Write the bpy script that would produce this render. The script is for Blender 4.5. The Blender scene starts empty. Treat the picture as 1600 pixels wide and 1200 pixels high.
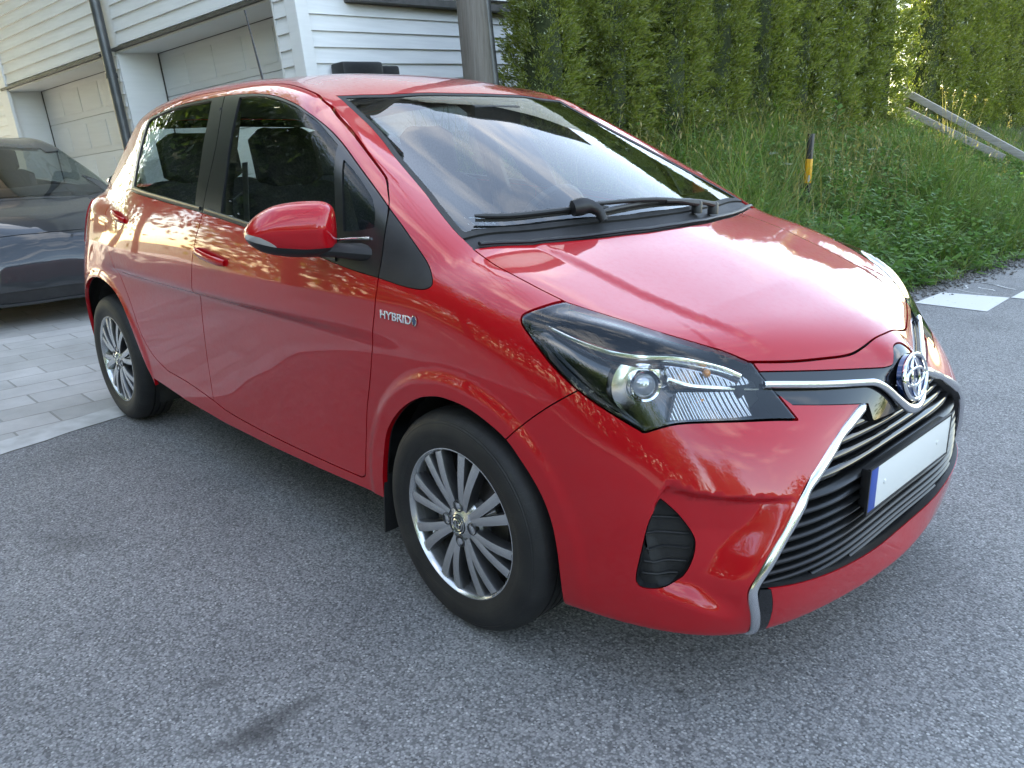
import bpy, bmesh, math, random
import numpy as np
from mathutils import Vector, Matrix, Euler
R = math.radians
SC = bpy.context.scene
COL = SC.collection
random.seed(7)
RNG = np.random.default_rng(7)

# ------------------------------------------------------------------ camera
# world frame: x runs along the red car (nose +x), y to the car's left, z up, origin under its front axle
cd = bpy.data.cameras.new('camera'); cam = bpy.data.objects.new('camera', cd); COL.objects.link(cam)
CAM = Vector((1.45672, -2.00038, 1.25153))
yaw, pitch, roll = 2.38001, -.296816, -.0277787
fw = Vector((math.cos(pitch)*math.cos(yaw), math.cos(pitch)*math.sin(yaw), math.sin(pitch)))
rt = fw.cross(Vector((0, 0, 1))).normalized(); up = rt.cross(fw)
rt, up = rt*math.cos(roll)+up*math.sin(roll), up*math.cos(roll)-rt*math.sin(roll)
cam.matrix_world = Matrix(((rt.x, up.x, -fw.x, CAM.x), (rt.y, up.y, -fw.y, CAM.y), (rt.z, up.z, -fw.z, CAM.z), (0, 0, 0, 1)))
cd.sensor_fit = 'HORIZONTAL'; cd.angle = 2*math.atan(800/1244.47)
cd.clip_start = .05; cd.clip_end = 3000
SC.camera = cam

# ------------------------------------------------------------------ light
SUN_AZ, SUN_EL = 155.0, 25.0          # low sun behind the house and the hedge: the street lies in open shade
w = bpy.data.worlds.new('World'); SC.world = w; w.use_nodes = True
nt = w.node_tree; nt.nodes.clear()
out = nt.nodes.new('ShaderNodeOutputWorld'); bg = nt.nodes.new('ShaderNodeBackground')
sky = nt.nodes.new('ShaderNodeTexSky'); sky.sky_type = 'NISHITA'; sky.sun_disc = False
sky.sun_elevation = R(SUN_EL); sky.sun_rotation = R(90-SUN_AZ)
sky.air_density = 1.0; sky.dust_density = .5; sky.ozone_density = .6
tc = nt.nodes.new('ShaderNodeTexCoord'); mp = nt.nodes.new('ShaderNodeMapping'); mp.inputs['Scale'].default_value = (1, 1, 2.6)
nz = nt.nodes.new('ShaderNodeTexNoise'); nz.inputs['Scale'].default_value = 3.1; nz.inputs['Detail'].default_value = 8; nz.inputs['Roughness'].default_value = .56
cr = nt.nodes.new('ShaderNodeValToRGB'); cr.color_ramp.elements[0].position = .50; cr.color_ramp.elements[1].position = .80
mx = nt.nodes.new('ShaderNodeMix'); mx.data_type = 'RGBA'
nt.links.new(tc.outputs['Generated'], mp.inputs['Vector']); nt.links.new(mp.outputs['Vector'], nz.inputs['Vector'])
nt.links.new(nz.outputs['Fac'], cr.inputs['Fac']); nt.links.new(cr.outputs['Color'], mx.inputs[0])
nt.links.new(sky.outputs['Color'], mx.inputs[6]); mx.inputs[7].default_value = (5.6, 5.8, 6.2, 1)   # sunlit cloud
nt.links.new(mx.outputs[2], bg.inputs['Color']); bg.inputs['Strength'].default_value = .14
nt.links.new(bg.outputs['Background'], out.inputs['Surface'])
sd = bpy.data.lights.new('sun', 'SUN'); sun = bpy.data.objects.new('sun', sd); COL.objects.link(sun)
sd.energy = 4.0; sd.angle = R(.5); sd.color = (1, .93, .82)
sv = Vector((math.cos(R(SUN_EL))*math.cos(R(SUN_AZ)), math.cos(R(SUN_EL))*math.sin(R(SUN_AZ)), math.sin(R(SUN_EL))))
sun.rotation_euler = sv.to_track_quat('Z', 'Y').to_euler(); sun.location = sv*60
SC.view_settings.view_transform = 'Standard'; SC.view_settings.look = 'None'
SC.view_settings.exposure = 2.8; SC.view_settings.gamma = 1.0; SC.view_settings.use_curve_mapping = False
SC.view_settings.use_white_balance = True; SC.view_settings.white_balance_temperature = 7500
SC.cycles.max_bounces = 8; SC.cycles.transparent_max_bounces = 16; SC.cycles.caustics_reflective = False; SC.cycles.caustics_refractive = False
SC.cycles.sample_clamp_indirect = 6

# ------------------------------------------------------------------ helpers
def tag(o, label=None, cat=None, group=None, kind=None):
    if label: o['label'] = label
    if cat: o['category'] = cat
    if group: o['group'] = group
    if kind: o['kind'] = kind
    return o
def empty(name, loc=(0, 0, 0), rz=0):
    o = bpy.data.objects.new(name, None); COL.objects.link(o); o.location = loc; o.rotation_euler = (0, 0, rz); o.empty_display_size = .2
    return o
def mesh_obj(name, V, F, mat, parent=None, nrm=None, smooth=True):
    """F: one array or a list of arrays of tris / quads (or python lists)"""
    me = bpy.data.meshes.new(name)
    V = np.asarray(V, float)
    fs = []
    for f in (F if isinstance(F, list) and len(F) and isinstance(F[0], np.ndarray) else [F]):
        fs += np.asarray(f).tolist() if isinstance(f, np.ndarray) else list(f)
    me.from_pydata(V.tolist(), [], fs); me.update()
    if smooth: me.polygons.foreach_set('use_smooth', np.ones(len(me.polygons), bool))
    if nrm is not None and len(V): me.normals_split_custom_set_from_vertices(np.asarray(nrm, float).tolist())
    for m in (mat if isinstance(mat, (list, tuple)) else [mat]): me.materials.append(m)
    o = bpy.data.objects.new(name, me); COL.objects.link(o)
    if parent: o.parent = parent
    return o
class MB:
    """collects verts and faces of one mesh"""
    def __init__(s): s.v = []; s.f = []
    def add(s, v, f):
        n = len(s.v); s.v += [tuple(map(float, p)) for p in v]; s.f += [tuple(i+n for i in q) for q in f]; return s
    def box(s, lo, hi, M=None):
        x0, y0, z0 = lo; x1, y1, z1 = hi
        v = [(x0, y0, z0), (x1, y0, z0), (x1, y1, z0), (x0, y1, z0), (x0, y0, z1), (x1, y0, z1), (x1, y1, z1), (x0, y1, z1)]
        if M is not None: v = [M @ Vector(p) for p in v]
        return s.add(v, [(0, 3, 2, 1), (4, 5, 6, 7), (0, 1, 5, 4), (1, 2, 6, 5), (2, 3, 7, 6), (3, 0, 4, 7)])
    def tube(s, P, r, n=10, cap=True, sx=1., up=None):
        """sweep a round (or flattened) section along P; r a number or a list"""
        P = [Vector(p) for p in P]; m = len(P); r = r if isinstance(r, (list, tuple)) else [r]*m
        rings = []; u = None
        for i, p in enumerate(P):
            t = (P[min(i+1, m-1)]-P[max(i-1, 0)]).normalized()
            a = Vector(up) if up is not None else (u if u is not None else (Vector((0, 0, 1)) if abs(t.z) < .9 else Vector((1, 0, 0))))
            b = t.cross(a).normalized(); u = b.cross(t).normalized()
            rings.append([p+(b*math.cos(2*math.pi*k/n)*sx+u*math.sin(2*math.pi*k/n))*r[i] for k in range(n)])
        v = [q for g in rings for q in g]
        f = [(i*n+k, i*n+(k+1) % n, (i+1)*n+(k+1) % n, (i+1)*n+k) for i in range(m-1) for k in range(n)]
        if cap: f += [tuple(range(n-1, -1, -1)), tuple((m-1)*n+k for k in range(n))]
        return s.add(v, f)
    def lathe(s, prof, n=48, axis='y', c=(0, 0, 0), M=None):
        """prof: (radius, offset along the axis)"""
        v = []
        for r_, h in prof:
            for k in range(n):
                a = 2*math.pi*k/n; x, z = r_*math.cos(a), r_*math.sin(a)
                p = {'y': (x, h, z), 'x': (h, x, z), 'z': (x, z, h)}[axis]
                p = Vector(p)+Vector(c); v.append(M @ p if M is not None else p)
        f = [(i*n+k, i*n+(k+1) % n, (i+1)*n+(k+1) % n, (i+1)*n+k) for i in range(len(prof)-1) for k in range(n)]
        return s.add(v, f)
    def build(s, name, mat, parent=None, smooth=True, bevel=0, sharp=35, seg=2):
        me = bpy.data.meshes.new(name); me.from_pydata(s.v, [], s.f); me.update()
        bm = bmesh.new(); bm.from_mesh(me); bmesh.ops.recalc_face_normals(bm, faces=bm.faces)
        if bevel:
            bmesh.ops.bevel(bm, geom=[e for e in bm.edges if e.is_manifold and e.calc_face_angle(0) > R(30)], offset=bevel, segments=seg, affect='EDGES', profile=.6, clamp_overlap=True)
        bm.to_mesh(me); bm.free()
        if smooth:
            me.polygons.foreach_set('use_smooth', np.ones(len(me.polygons), bool)); me.set_sharp_from_angle(angle=R(sharp))
        for m in (mat if isinstance(mat, (list, tuple)) else [mat]): me.materials.append(m)
        o = bpy.data.objects.new(name, me); COL.objects.link(o)
        if parent: o.parent = parent
        return o
def spline(P, n=6):
    """Catmull-Rom through P"""
    P = [np.asarray(p, float) for p in P]
    if len(P) < 3: return P
    Q = [2*P[0]-P[1]]+P+[2*P[-1]-P[-2]]; o = []
    for i in range(1, len(Q)-2):
        a, b, c, d = Q[i-1:i+3]
        for k in range(n):
            t = k/n; o.append(.5*(2*b+(c-a)*t+(2*a-5*b+4*c-d)*t*t+(3*b-a-3*c+d)*t**3))
    return o+[P[-1]]

# ------------------------------------------------------------------ materials
class NT:
    def __init__(s, name):
        s.m = bpy.data.materials.new(name); s.m.use_nodes = True; s.t = s.m.node_tree; s.t.nodes.clear()
        s.o = s.n('OutputMaterial')
    def n(s, typ, **k):
        x = s.t.nodes.new('ShaderNode'+typ)
        for a, b in k.items():
            if a.startswith('i_'):
                key = a[2:]; key = int(key) if key.isdigit() else key.replace('_', ' ')
                x.inputs[key].default_value = b
            else: setattr(x, a, b)
        return x
    def l(s, a, b): s.t.links.new(a, b)
    def pr(s, col=(.5, .5, .5), rough=.5, metal=0, **k):
        p = s.n('BsdfPrincipled'); p.inputs['Base Color'].default_value = (*col, 1); p.inputs['Roughness'].default_value = rough; p.inputs['Metallic'].default_value = metal
        for a, b in k.items(): p.inputs[a.replace('_', ' ')].default_value = b
        s.l(p.outputs[0], s.o.inputs['Surface']); return p
    def coord(s, scale=(1, 1, 1), which='Object'):
        c = s.n('TexCoord'); m = s.n('Mapping'); m.inputs['Scale'].default_value = scale; s.l(c.outputs[which], m.inputs['Vector']); return m.outputs[0]
    def noise(s, vec, scale, detail=3, rough=.5):
        x = s.n('TexNoise'); x.inputs['Scale'].default_value = scale; x.inputs['Detail'].default_value = detail; x.inputs['Roughness'].default_value = rough
        s.l(vec, x.inputs['Vector']); return x.outputs['Fac']
    def ramp(s, fac, stops):
        r = s.n('ValToRGB'); e = r.color_ramp.elements
        while len(e) < len(stops): e.new(.5)
        for x, (p, c) in zip(e, stops): x.position = p; x.color = (*c, 1) if len(c) == 3 else c
        s.l(fac, r.inputs['Fac']); return r.outputs['Color']
    def math(s, op, a, b=None, c=None):
        x = s.n('Math'); x.operation = op
        for i, v in enumerate((a, b, c)):
            if v is None: continue
            if isinstance(v, (int, float)): x.inputs[i].default_value = v
            else: s.l(v, x.inputs[i])
        return x.outputs[0]
    def mix(s, fac, a, b):
        x = s.n('Mix'); x.data_type = 'RGBA'
        for i, v in ((0, fac), (6, a), (7, b)):
            if isinstance(v, (int, float)): x.inputs[i].default_value = v
            elif isinstance(v, tuple): x.inputs[i].default_value = (*v, 1)
            else: s.l(v, x.inputs[i])
        return x.outputs[2]
    def bump(s, h, strength=.3, dist=.01):
        b = s.n('Bump'); b.inputs['Strength'].default_value = strength; b.inputs['Distance'].default_value = dist; s.l(h, b.inputs['Height']); return b.outputs[0]
def simple(name, col, rough=.5, metal=0, **k):
    t = NT(name); t.pr(col, rough, metal, **k); return t.m
def noisy(name, c1, c2, scale, rough=.6, metal=0, bump=0, bscale=None, detail=4, **k):
    t = NT(name); p = t.pr(c1, rough, metal, **k); v = t.coord(); f = t.noise(v, scale, detail)
    t.l(t.ramp(f, [(.35, c1), (.65, c2)]), p.inputs['Base Color'])
    if bump: t.l(t.bump(t.noise(v, bscale or scale*4, 3), .6, bump), p.inputs['Normal'])
    return t.m
def glass(name, tint, ior=1.5, rough=0.0, refl=1.0):
    """thin sheet: tinted see-through plus mirror reflection by Fresnel"""
    t = NT(name); tr = t.n('BsdfTransparent'); tr.inputs['Color'].default_value = (*tint, 1)
    g = t.n('BsdfGlossy'); g.inputs['Roughness'].default_value = rough; g.inputs['Color'].default_value = (1, 1, 1, 1)
    fr = t.n('Fresnel'); fr.inputs['IOR'].default_value = ior
    f = t.math('MINIMUM', t.math('MULTIPLY', fr.outputs[0], refl), 1.0); geo = t.n('NewGeometry')
    mx = t.n('MixShader'); t.l(f, mx.inputs[0]); t.l(tr.outputs[0], mx.inputs[1]); t.l(g.outputs[0], mx.inputs[2]); t.l(mx.outputs[0], t.o.inputs['Surface'])
    return t.m
def paint(name, col, coat=1.0, spec=.12):
    t = NT(name); p = t.pr(col, .38, 0.0, Specular_IOR_Level=spec, Coat_Weight=coat, Coat_Roughness=.025, Coat_IOR=1.55)
    v = t.coord(); f = t.noise(v, 2.2, 5, .6)
    c2 = tuple(c*.93 for c in col); t.l(t.ramp(f, [(.3, c2), (.7, col)]), p.inputs['Base Color'])
    d = t.noise(t.coord((1, 1, 1)), 60, 4, .7); t.l(t.ramp(d, [(.45, (.36, .36, .36)), (.75, (.46, .46, .46))]), p.inputs['Roughness'])
    t.l(t.bump(t.noise(v, 260, 2), .012, .001), p.inputs['Coat Normal'])
    return t.m
M_RED = paint('red_paint', (.47, .003, .009))
M_DARKCAR = paint('dark_grey_paint', (.035, .037, .04))
M_GLOSSBLACK = simple('gloss_black_plastic', (.006, .006, .007), .08, Coat_Weight=.5, Coat_Roughness=.03)
M_BLACK = noisy('black_plastic', (.012, .012, .013), (.018, .018, .019), 30, .42, bump=.0004, bscale=900)
M_MATTE = noisy('matt_black_plastic', (.011, .011, .012), (.017, .017, .018), 20, .6, bump=.0006, bscale=700)
M_TRIM = noisy('window_frame_black', (.014, .014, .015), (.02, .02, .02), 25, .3)
M_RUBBER = noisy('rubber_seal', (.012, .012, .012), (.02, .02, .02), 40, .7)
M_SLAT = simple('grille_black', (.007, .007, .0075), .28)
M_CHROME = simple('satin_chrome', (.80, .81, .83), .16, 1.0)
M_MIRRORCHROME = simple('bright_chrome', (.88, .88, .9), .05, 1.0)
M_WSCREEN = glass('windscreen_glass', (.74, .82, .80), 1.6, 0, 1.0)
M_SIDEGLASS = glass('side_glass', (.86, .93, .91), 1.45, 0, .6)
M_LENS = glass('lamp_lens', (.95, .96, .97), 1.5, 0, 1.15)
M_DARKGLASS = simple('dark_tinted_glass', (.01, .011, .012), .02, 0, Coat_Weight=1, Coat_Roughness=.01)
M_INT = noisy('interior_dark_fabric', (.035, .035, .037), (.06, .06, .062), 120, .85, bump=.001, bscale=400)
M_INTPL = noisy('interior_plastic', (.03, .03, .032), (.045, .045, .047), 60, .55)
M_LINER = noisy('headliner_fabric', (.22, .21, .2), (.26, .25, .24), 80, .9)
M_UNDER = noisy('underbody_black', (.008, .008, .008), (.02, .019, .018), 8, .8)
M_LINERBLACK = noisy('wheel_arch_liner', (.012, .012, .012), (.03, .028, .026), 18, .75, bump=.002, bscale=60)
def tyre_mat():
    t = NT('tyre_rubber'); p = t.pr((.02, .02, .021), .62); v = t.coord()
    f = t.noise(v, 14, 5, .6); t.l(t.ramp(f, [(.35, (.009, .009, .010)), (.62, (.016, .016, .016)), (.8, (.028, .027, .025))]), p.inputs['Base Color'])
    sp = t.n('SeparateXYZ'); c = t.n('TexCoord'); t.l(c.outputs['Object'], sp.inputs[0]); r = t.math('SQRT', t.math('ADD', t.math('POWER', sp.outputs[0], 2.0), t.math('POWER', sp.outputs[2], 2.0))); an = t.math('ARCTAN2', sp.outputs[2], sp.outputs[0])
    lug = t.math('GREATER_THAN', t.math('SINE', t.math('MULTIPLY', an, 64.0)), .55); lug = t.math('MULTIPLY', lug, t.math('GREATER_THAN', r, .284))
    ring = t.math('MULTIPLY', t.math('SINE', t.math('MULTIPLY', r, 900.0)), t.math('MULTIPLY', t.math('LESS_THAN', r, .281), t.math('GREATER_THAN', r, .270)))
    ser = t.math('MULTIPLY', t.math('SINE', t.math('MULTIPLY', an, 360.0)), t.math('MULTIPLY', t.math('LESS_THAN', r, .236), t.math('GREATER_THAN', r, .226)))
    h = t.math('ADD', t.math('ADD', t.math('MULTIPLY', lug, -3.0), t.math('MULTIPLY', ring, .35)), t.math('ADD', t.math('MULTIPLY', ser, .3), t.math('MULTIPLY', t.noise(v, 160, 3), .5)))
    t.l(t.bump(h, .55, .0022), p.inputs['Normal']); return t.m
M_TYRE = tyre_mat()
def alloy():
    t = NT('machined_alloy'); p = t.pr((.42, .43, .45), .22, .85); v = t.coord(); f = t.noise(v, 25, 4)
    t.l(t.ramp(f, [(.3, (.58, .585, .595)), (.7, (.64, .645, .655))]), p.inputs['Base Color'])
    t.l(t.ramp(t.noise(v, 60, 3), [(.3, (.20,)*3), (.7, (.26,)*3)]), p.inputs['Roughness']); return t.m
M_ALLOY = alloy()
M_ALLOYDARK = noisy('gunmetal_alloy', (.10, .102, .106), (.13, .132, .136), 20, .35, .75)
M_DISC = noisy('brake_disc_steel', (.16, .13, .11), (.3, .29, .28), 12, .45, .9)
M_AMBER = simple('amber_bulb', (.9, .32, .03), .2, 0, Coat_Weight=1)
M_PLATE = simple('plate_white', (.78, .78, .76), .35)
M_PLATEBLUE = simple('plate_blue', (.02, .07, .35), .35)
M_BLUE = simple('emblem_blue', (.005, .025, .11), .15, .4, Coat_Weight=1)
M_LAMPRED = simple('tail_lamp_red', (.42, .01, .012), .08, 0, Coat_Weight=1, Coat_Roughness=.02)
M_STICKER = noisy('sticker_paper', (.55, .68, .72), (.75, .82, .84), 70, .5)
def ribbed(name, col, scale):
    t = NT(name); p = t.pr(col, .15, .8); v = t.coord(); wv = t.n('TexWave'); wv.inputs['Scale'].default_value = scale; wv.bands_direction = 'Y'
    t.l(v, wv.inputs['Vector']); t.l(t.bump(wv.outputs['Fac'], .9, .006), p.inputs['Normal']); return t.m
M_RIBS = ribbed('ribbed_reflector', (.9, .9, .91), 26)
# ------------------------------------------------------------------ the red car's skin as a smooth implicit surface (half car, w = |y|)
def gblur(T,sx,sy,h):
    for ax,s in ((0,sx),(1,sy)):
        s=s/h
        if s<=0.3: continue
        n=int(3.5*s)+1
        k=np.exp(-.5*(np.arange(-n,n+1)/s)**2);k/=k.sum()
        T=np.moveaxis(T,ax,0)
        # odd (linear) extension keeps the slope at the borders
        lo=2*T[:1]-T[1:n+1][::-1];hi=2*T[-1:]-T[-n-1:-1][::-1]
        P=np.concatenate([lo,T,hi]);o=np.zeros_like(T)
        for i,kk in enumerate(k): o+=kk*P[i:i+len(T)]
        T=np.moveaxis(o,0,ax)
    return T
class Tab:
    """smooth height table over (a,b): linear control net, blurred, read with cubic interpolation"""
    def __init__(s,A,B,V,sa,sb,h=.01,ra=None,rb=None,extra=None):
        s.h=h;s.a0,a1=ra or (A[0],A[-1]);s.b0,b1=rb or (B[0],B[-1])
        a=np.arange(s.a0,a1+h/2,h);b=np.arange(s.b0,b1+h/2,h)
        V=np.asarray(V,float)
        M=np.stack([lin(b,B,V[i]) for i in range(len(A))])
        M=np.stack([lin(a,A,M[:,j]) for j in range(len(b))],1)
        M=gblur(M,sa,sb,h)
        if extra is not None: M=extra(M,a[:,None],b[None,:])
        s.M=M
    def __call__(s,a,b):
        a,b=np.broadcast_arrays(a,b)
        u=np.clip((a-s.a0)/s.h,1.001,s.M.shape[0]-3.001);v=np.clip((b-s.b0)/s.h,1.001,s.M.shape[1]-3.001)
        i=u.astype(int);j=v.astype(int);fu=u-i;fv=v-j
        def w(t): return (-.5*t+t*t-.5*t**3, 1-2.5*t*t+1.5*t**3, .5*t+2*t*t-1.5*t**3, -.5*t*t+.5*t**3)
        wu=w(fu);wv=w(fv);o=0
        for p in range(4):
            for r in range(4): o=o+wu[p]*wv[r]*s.M[i+p-1,j+r-1]
        return o
def lin(x,X,Y):
    X=np.asarray(X,float);Y=np.asarray(Y,float)
    if X[0]>X[-1]: X=X[::-1];Y=Y[::-1]
    y=np.interp(x,X,Y)
    y=np.where(x<X[0],Y[0]+(x-X[0])*(Y[1]-Y[0])/(X[1]-X[0]),y)
    return np.where(x>X[-1],Y[-1]+(x-X[-1])*(Y[-1]-Y[-2])/(X[-1]-X[-2]),y)
def prof(X,Y,s,lo,hi,h=.01):
    """blurred 1-D profile -> function"""
    x=np.arange(lo,hi,h);y=gblur(lin(x,X,Y)[:,None],s,0,h)[:,0]
    return lambda t: np.interp(t,x,y)
def smax(a,b,k):
    h=np.maximum(k-np.abs(a-b),0)/k
    return np.maximum(a,b)+h*h*h*k/6
def smin(a,b,k): return -smax(-a,-b,k)
def sstep(t): t=np.clip(t,0,1);return t*t*(3-2*t)
def poly_sd(px,py,P):
    """signed distance to a closed polygon, negative inside"""
    P=np.asarray(P,float);d=np.full(np.shape(px),1e9);ins=np.zeros(np.shape(px),bool)
    for (ax,ay),(bx,by) in zip(P,np.roll(P,-1,0)):
        ex,ey=bx-ax,by-ay;wx,wy=px-ax,py-ay
        t=np.clip((wx*ex+wy*ey)/(ex*ex+ey*ey+1e-12),0,1)
        d=np.minimum(d,(wx-ex*t)**2+(wy-ey*t)**2)
        c=((ay>py)!=(by>py))&(px<(bx-ax)*(py-ay)/(by-ay+1e-20)+ax);ins^=c
    return np.where(ins,-1,1)*np.sqrt(d)

# ---------------- control data (metres; x forward from front axle, w = |y|, z up)
ZL=[.05,.2,.28,.42,.58,.72,.82,.92,1.0,1.1,1.3]
XS=[1.0,.6,.45,.3,.1,-.3,-.8,-1.4,-2.0,-2.4,-2.75,-3.0,-3.4]
SIDE=[[0.6055,0.6659,0.6859,0.7053,0.714,0.7026,0.6913,0.6602,0.5995,0.4991,0.2989],
 [0.7044,0.7502,0.7652,0.779,0.7871,0.7805,0.7593,0.7287,0.6785,0.5986,0.3988],
 [0.7284,0.7743,0.7893,0.8024,0.81,0.8028,0.7869,0.7618,0.7175,0.6381,0.4387],
 [0.7482,0.7946,0.8094,0.8214,0.8251,0.8193,0.809,0.7901,0.7466,0.6676,0.4685],
 [0.7583,0.8056,0.8182,0.8293,0.8321,0.8305,0.8266,0.814,0.7759,0.6971,0.4979],
 [0.7627,0.8049,0.8126,0.8127,0.8207,0.8312,0.8325,0.8252,0.7949,0.726,0.5468],
 [0.7617,0.8009,0.8038,0.8024,0.8137,0.8308,0.8361,0.833,0.8179,0.7642,0.5953],
 [0.7612,0.7983,0.7998,0.8001,0.8133,0.8304,0.8355,0.8334,0.8249,0.7917,0.6434],
 [0.7626,0.8001,0.8045,0.8141,0.8265,0.8329,0.8328,0.8302,0.8226,0.799,0.6715],
 [0.7611,0.8028,0.82,0.8366,0.8427,0.8359,0.8276,0.8202,0.8115,0.7865,0.6695],
 [0.751,0.7915,0.8127,0.8322,0.8415,0.8305,0.8099,0.7935,0.7823,0.7601,0.6478],
 [0.7165,0.7584,0.7805,0.7992,0.8095,0.7973,0.7741,0.7529,0.7348,0.715,0.586],
 [0.6019,0.6486,0.6741,0.6958,0.7014,0.6913,0.6681,0.6465,0.6293,0.5958,0.4843]]
WF=[0,.2,.4,.55,.66,.74,.85]
ZF=[.05,.18,.25,.35,.5,.62,.70,.78,.9]
FRONT=[[0.7944,0.8265,0.8155,0.7996,0.7967,0.7998,0.7948,0.7348,0.6166],
 [0.7732,0.8106,0.8149,0.8131,0.8057,0.7631,0.7172,0.674,0.58],
 [0.7383,0.7731,0.7922,0.8015,0.7957,0.7308,0.6444,0.6081,0.5297],
 [0.6802,0.7284,0.7562,0.7672,0.7444,0.6837,0.6046,0.5557,0.4752],
 [0.605,0.6615,0.693,0.7041,0.6688,0.6155,0.5627,0.5142,0.43],
 [0.5085,0.5629,0.5886,0.5971,0.5736,0.5328,0.4948,0.4538,0.3731],
 [0.3012,0.3492,0.368,0.3734,0.3654,0.3434,0.3161,0.2839,0.217]]
WR=[0,.3,.55,.68,.76,.85]
ZR=[.05,.25,.45,.7,.9,1.0,1.1,1.3,1.42,1.6]
REARX=[-3.109,-3.2207,-3.2383,-3.1968,-3.1048,-3.0272,-2.9469,-2.8221,-2.7466,-2.6582]
REARD=[0.0603,0.0857,0.1306,0.1834,0.2549,0.3868]
XH=[1.0,.8,.72,.62,.5,.3,.1,-.1,-.4,-1,-3.5]
HOOD=[0.612,0.7336,0.7736,0.8097,0.8484,0.918,0.9867,1.0304,1.0733,1.0954,1.1089]
WH=[0,.25,.45,.6,.7,.78,.86]
CROWN=[-0.0047,0.0061,0.0216,0.0285,0.0315,0.055,0.1097]
XP=[.6,.066,-.80,-.95,-1.15,-1.4,-1.7,-2.0,-2.4,-2.7,-2.95,-3.4]
TOP=[0.7018,1.0065,1.4281,1.4646,1.5,1.514,1.5135,1.5079,1.4759,1.4258,1.3731,1.2834]
WT=[0,.25,.4,.52,.62,.8]
RCROWN=[-0.0044,-0.0009,0.0163,0.0282,0.0063,0.0043]
ZG=[.85,.95,1.1,1.25,1.35,1.45,1.6]
XG=[.3,0,-.3,-.8,-1.4,-2.0,-2.4,-2.8,-3.3]
GREEN=[[0.7383,0.7063,0.6438,0.5598,0.4938,0.4163,0.2982],
 [0.7997,0.7716,0.7138,0.6371,0.5677,0.4875,0.3471],
 [0.8386,0.8229,0.7701,0.6936,0.6308,0.5584,0.4347],
 [0.8579,0.8461,0.7981,0.7239,0.6631,0.5919,0.4689],
 [0.8668,0.8599,0.8152,0.7394,0.6694,0.5929,0.4676],
 [0.865,0.8558,0.8064,0.716,0.6414,0.5675,0.4519],
 [0.8374,0.8079,0.7346,0.643,0.5808,0.5211,0.4127],
 [0.772,0.7252,0.6399,0.5496,0.4957,0.4473,0.3607],
 [0.6395,0.5874,0.5069,0.4288,0.3808,0.3375,0.259]]
RA=.335
SCOOP=[(.42,.505),(.506,.513),(.562,.52),(.62,.528),(.667,.537),(.69,.548),(.703,.568),(.718,.549),(.731,.512),(.744,.428),(.75,.323),(.746,.30),(.737,.288),(.706,.272),(.657,.245),(.609,.234),(.55,.228),(.48,.23)]
SCOOPS=1
def nose(M,w,z):
    W=w+0*z;Z=z+0*w
    d=-poly_sd(W,Z,SCOOP)
    dep=np.interp(W,[.45,.55,.63,.70,.745],[.016,.034,.052,.056,.045])*np.interp(Z,[.22,.32,.44,.52,.565],[.8,1,1,.65,.1])
    wid=np.interp(Z,[.22,.32,.42,.49,.52],[.085,.06,.032,.021,.019])
    wc=np.interp(Z,[.217,.26,.304,.337,.392,.496,.552,.596],[.588,.602,.615,.611,.579,.501,.428,.323])
    if not SCOOPS: return M
    M=M-dep*sstep(d/wid)*sstep((W-wc-.002)/.06)
    return M-.006*np.exp(-(W/.085)**4-((Z-.65)/.07)**4)+.015*np.exp(-(W/.075)**4-((Z-.728)/.04)**4)
def make():
    B={}
    def flare(M,x,z):
        for cx,cz,R in ((0,.305,.345),(-2.51,.305,.365)):
            r=np.hypot(x-cx,z-cz)
            M=M+.008*(1-sstep((r-R-.035)/.035))*sstep((z-.15)/.2)
        for cx,cz in ((-1.19,.893),(-2.135,.985)):
            r=np.hypot((x-cx)/1.25,z-cz)
            M=M-.020*(1-sstep((r-.012)/.043))
        return M
    B['S']=Tab(XS[::-1],ZL,SIDE[::-1],.12,.045,extra=flare)
    B['F']=Tab([-.2]+WF,ZF,[FRONT[1]]+FRONT,.06,.03,h=.005,rb=(0,1.0),extra=nose)
    B['R']=Tab([-.3]+WR,ZR,[[x+d for x in REARX] for d in [REARD[1]]+REARD],.05,.06)
    hp=prof(XH,HOOD,.07,-3.6,1.2);hc=prof([-.25]+WH,[CROWN[1]]+CROWN,.06,-.3,1)
    tp=prof(XP,TOP,.07,-3.6,.8);tc=prof([-.25]+WT,[RCROWN[1]]+RCROWN,.05,-.3,1)
    B['hp'],B['hc'],B['tp'],B['tc']=hp,hc,tp,tc
    B['G']=Tab(XG[::-1],ZG,GREEN[::-1],.12,.06)
    return B
BB=make()
ZBOT=0.1851
def lampbulge(x,w):
    wb=np.interp(x,[.15,.265,.337,.432,.50,.566,.594,.70],[.72,.686,.65,.591,.538,.477,.454,.36])
    return LAMPB*np.exp(-((w-wb-.072)/.036)**2)*np.interp(x,[.16,.30,.54,.66],[0,1,1,0])
LAMPB=.015
def lower(x,w,z):
    s=(w-BB['S'](x,z))
    wl=np.interp(x,[-.05,.135,.313,.45,.60,.70],[.50,.496,.478,.445,.375,.33])
    rg=.008*sstep((wl-w)/.035+.6)*np.interp(x,[-.1,.05,.45,.64],[.2,1,1,0])
    t=(z-(BB['hp'](x)-BB['hc'](w)*np.clip(1-(x-.3)*.3,.6,1)+rg+lampbulge(x,w)))*.96
    f=x-BB['F'](w,z); f=f*np.where(w>.5,.9-.5*np.clip((w-.5)/.3,0,1),.98)
    r=BB['R'](w,z)-x; r=r*np.where(w>.55,.9-.4*np.clip((w-.55)/.3,0,1),.95)
    a=smax(s,f,.16)
    a=smax(a,t,.10)
    a=smax(a,r,.12)
    a=smax(a,ZBOT-z,.035)
    return a
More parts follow.
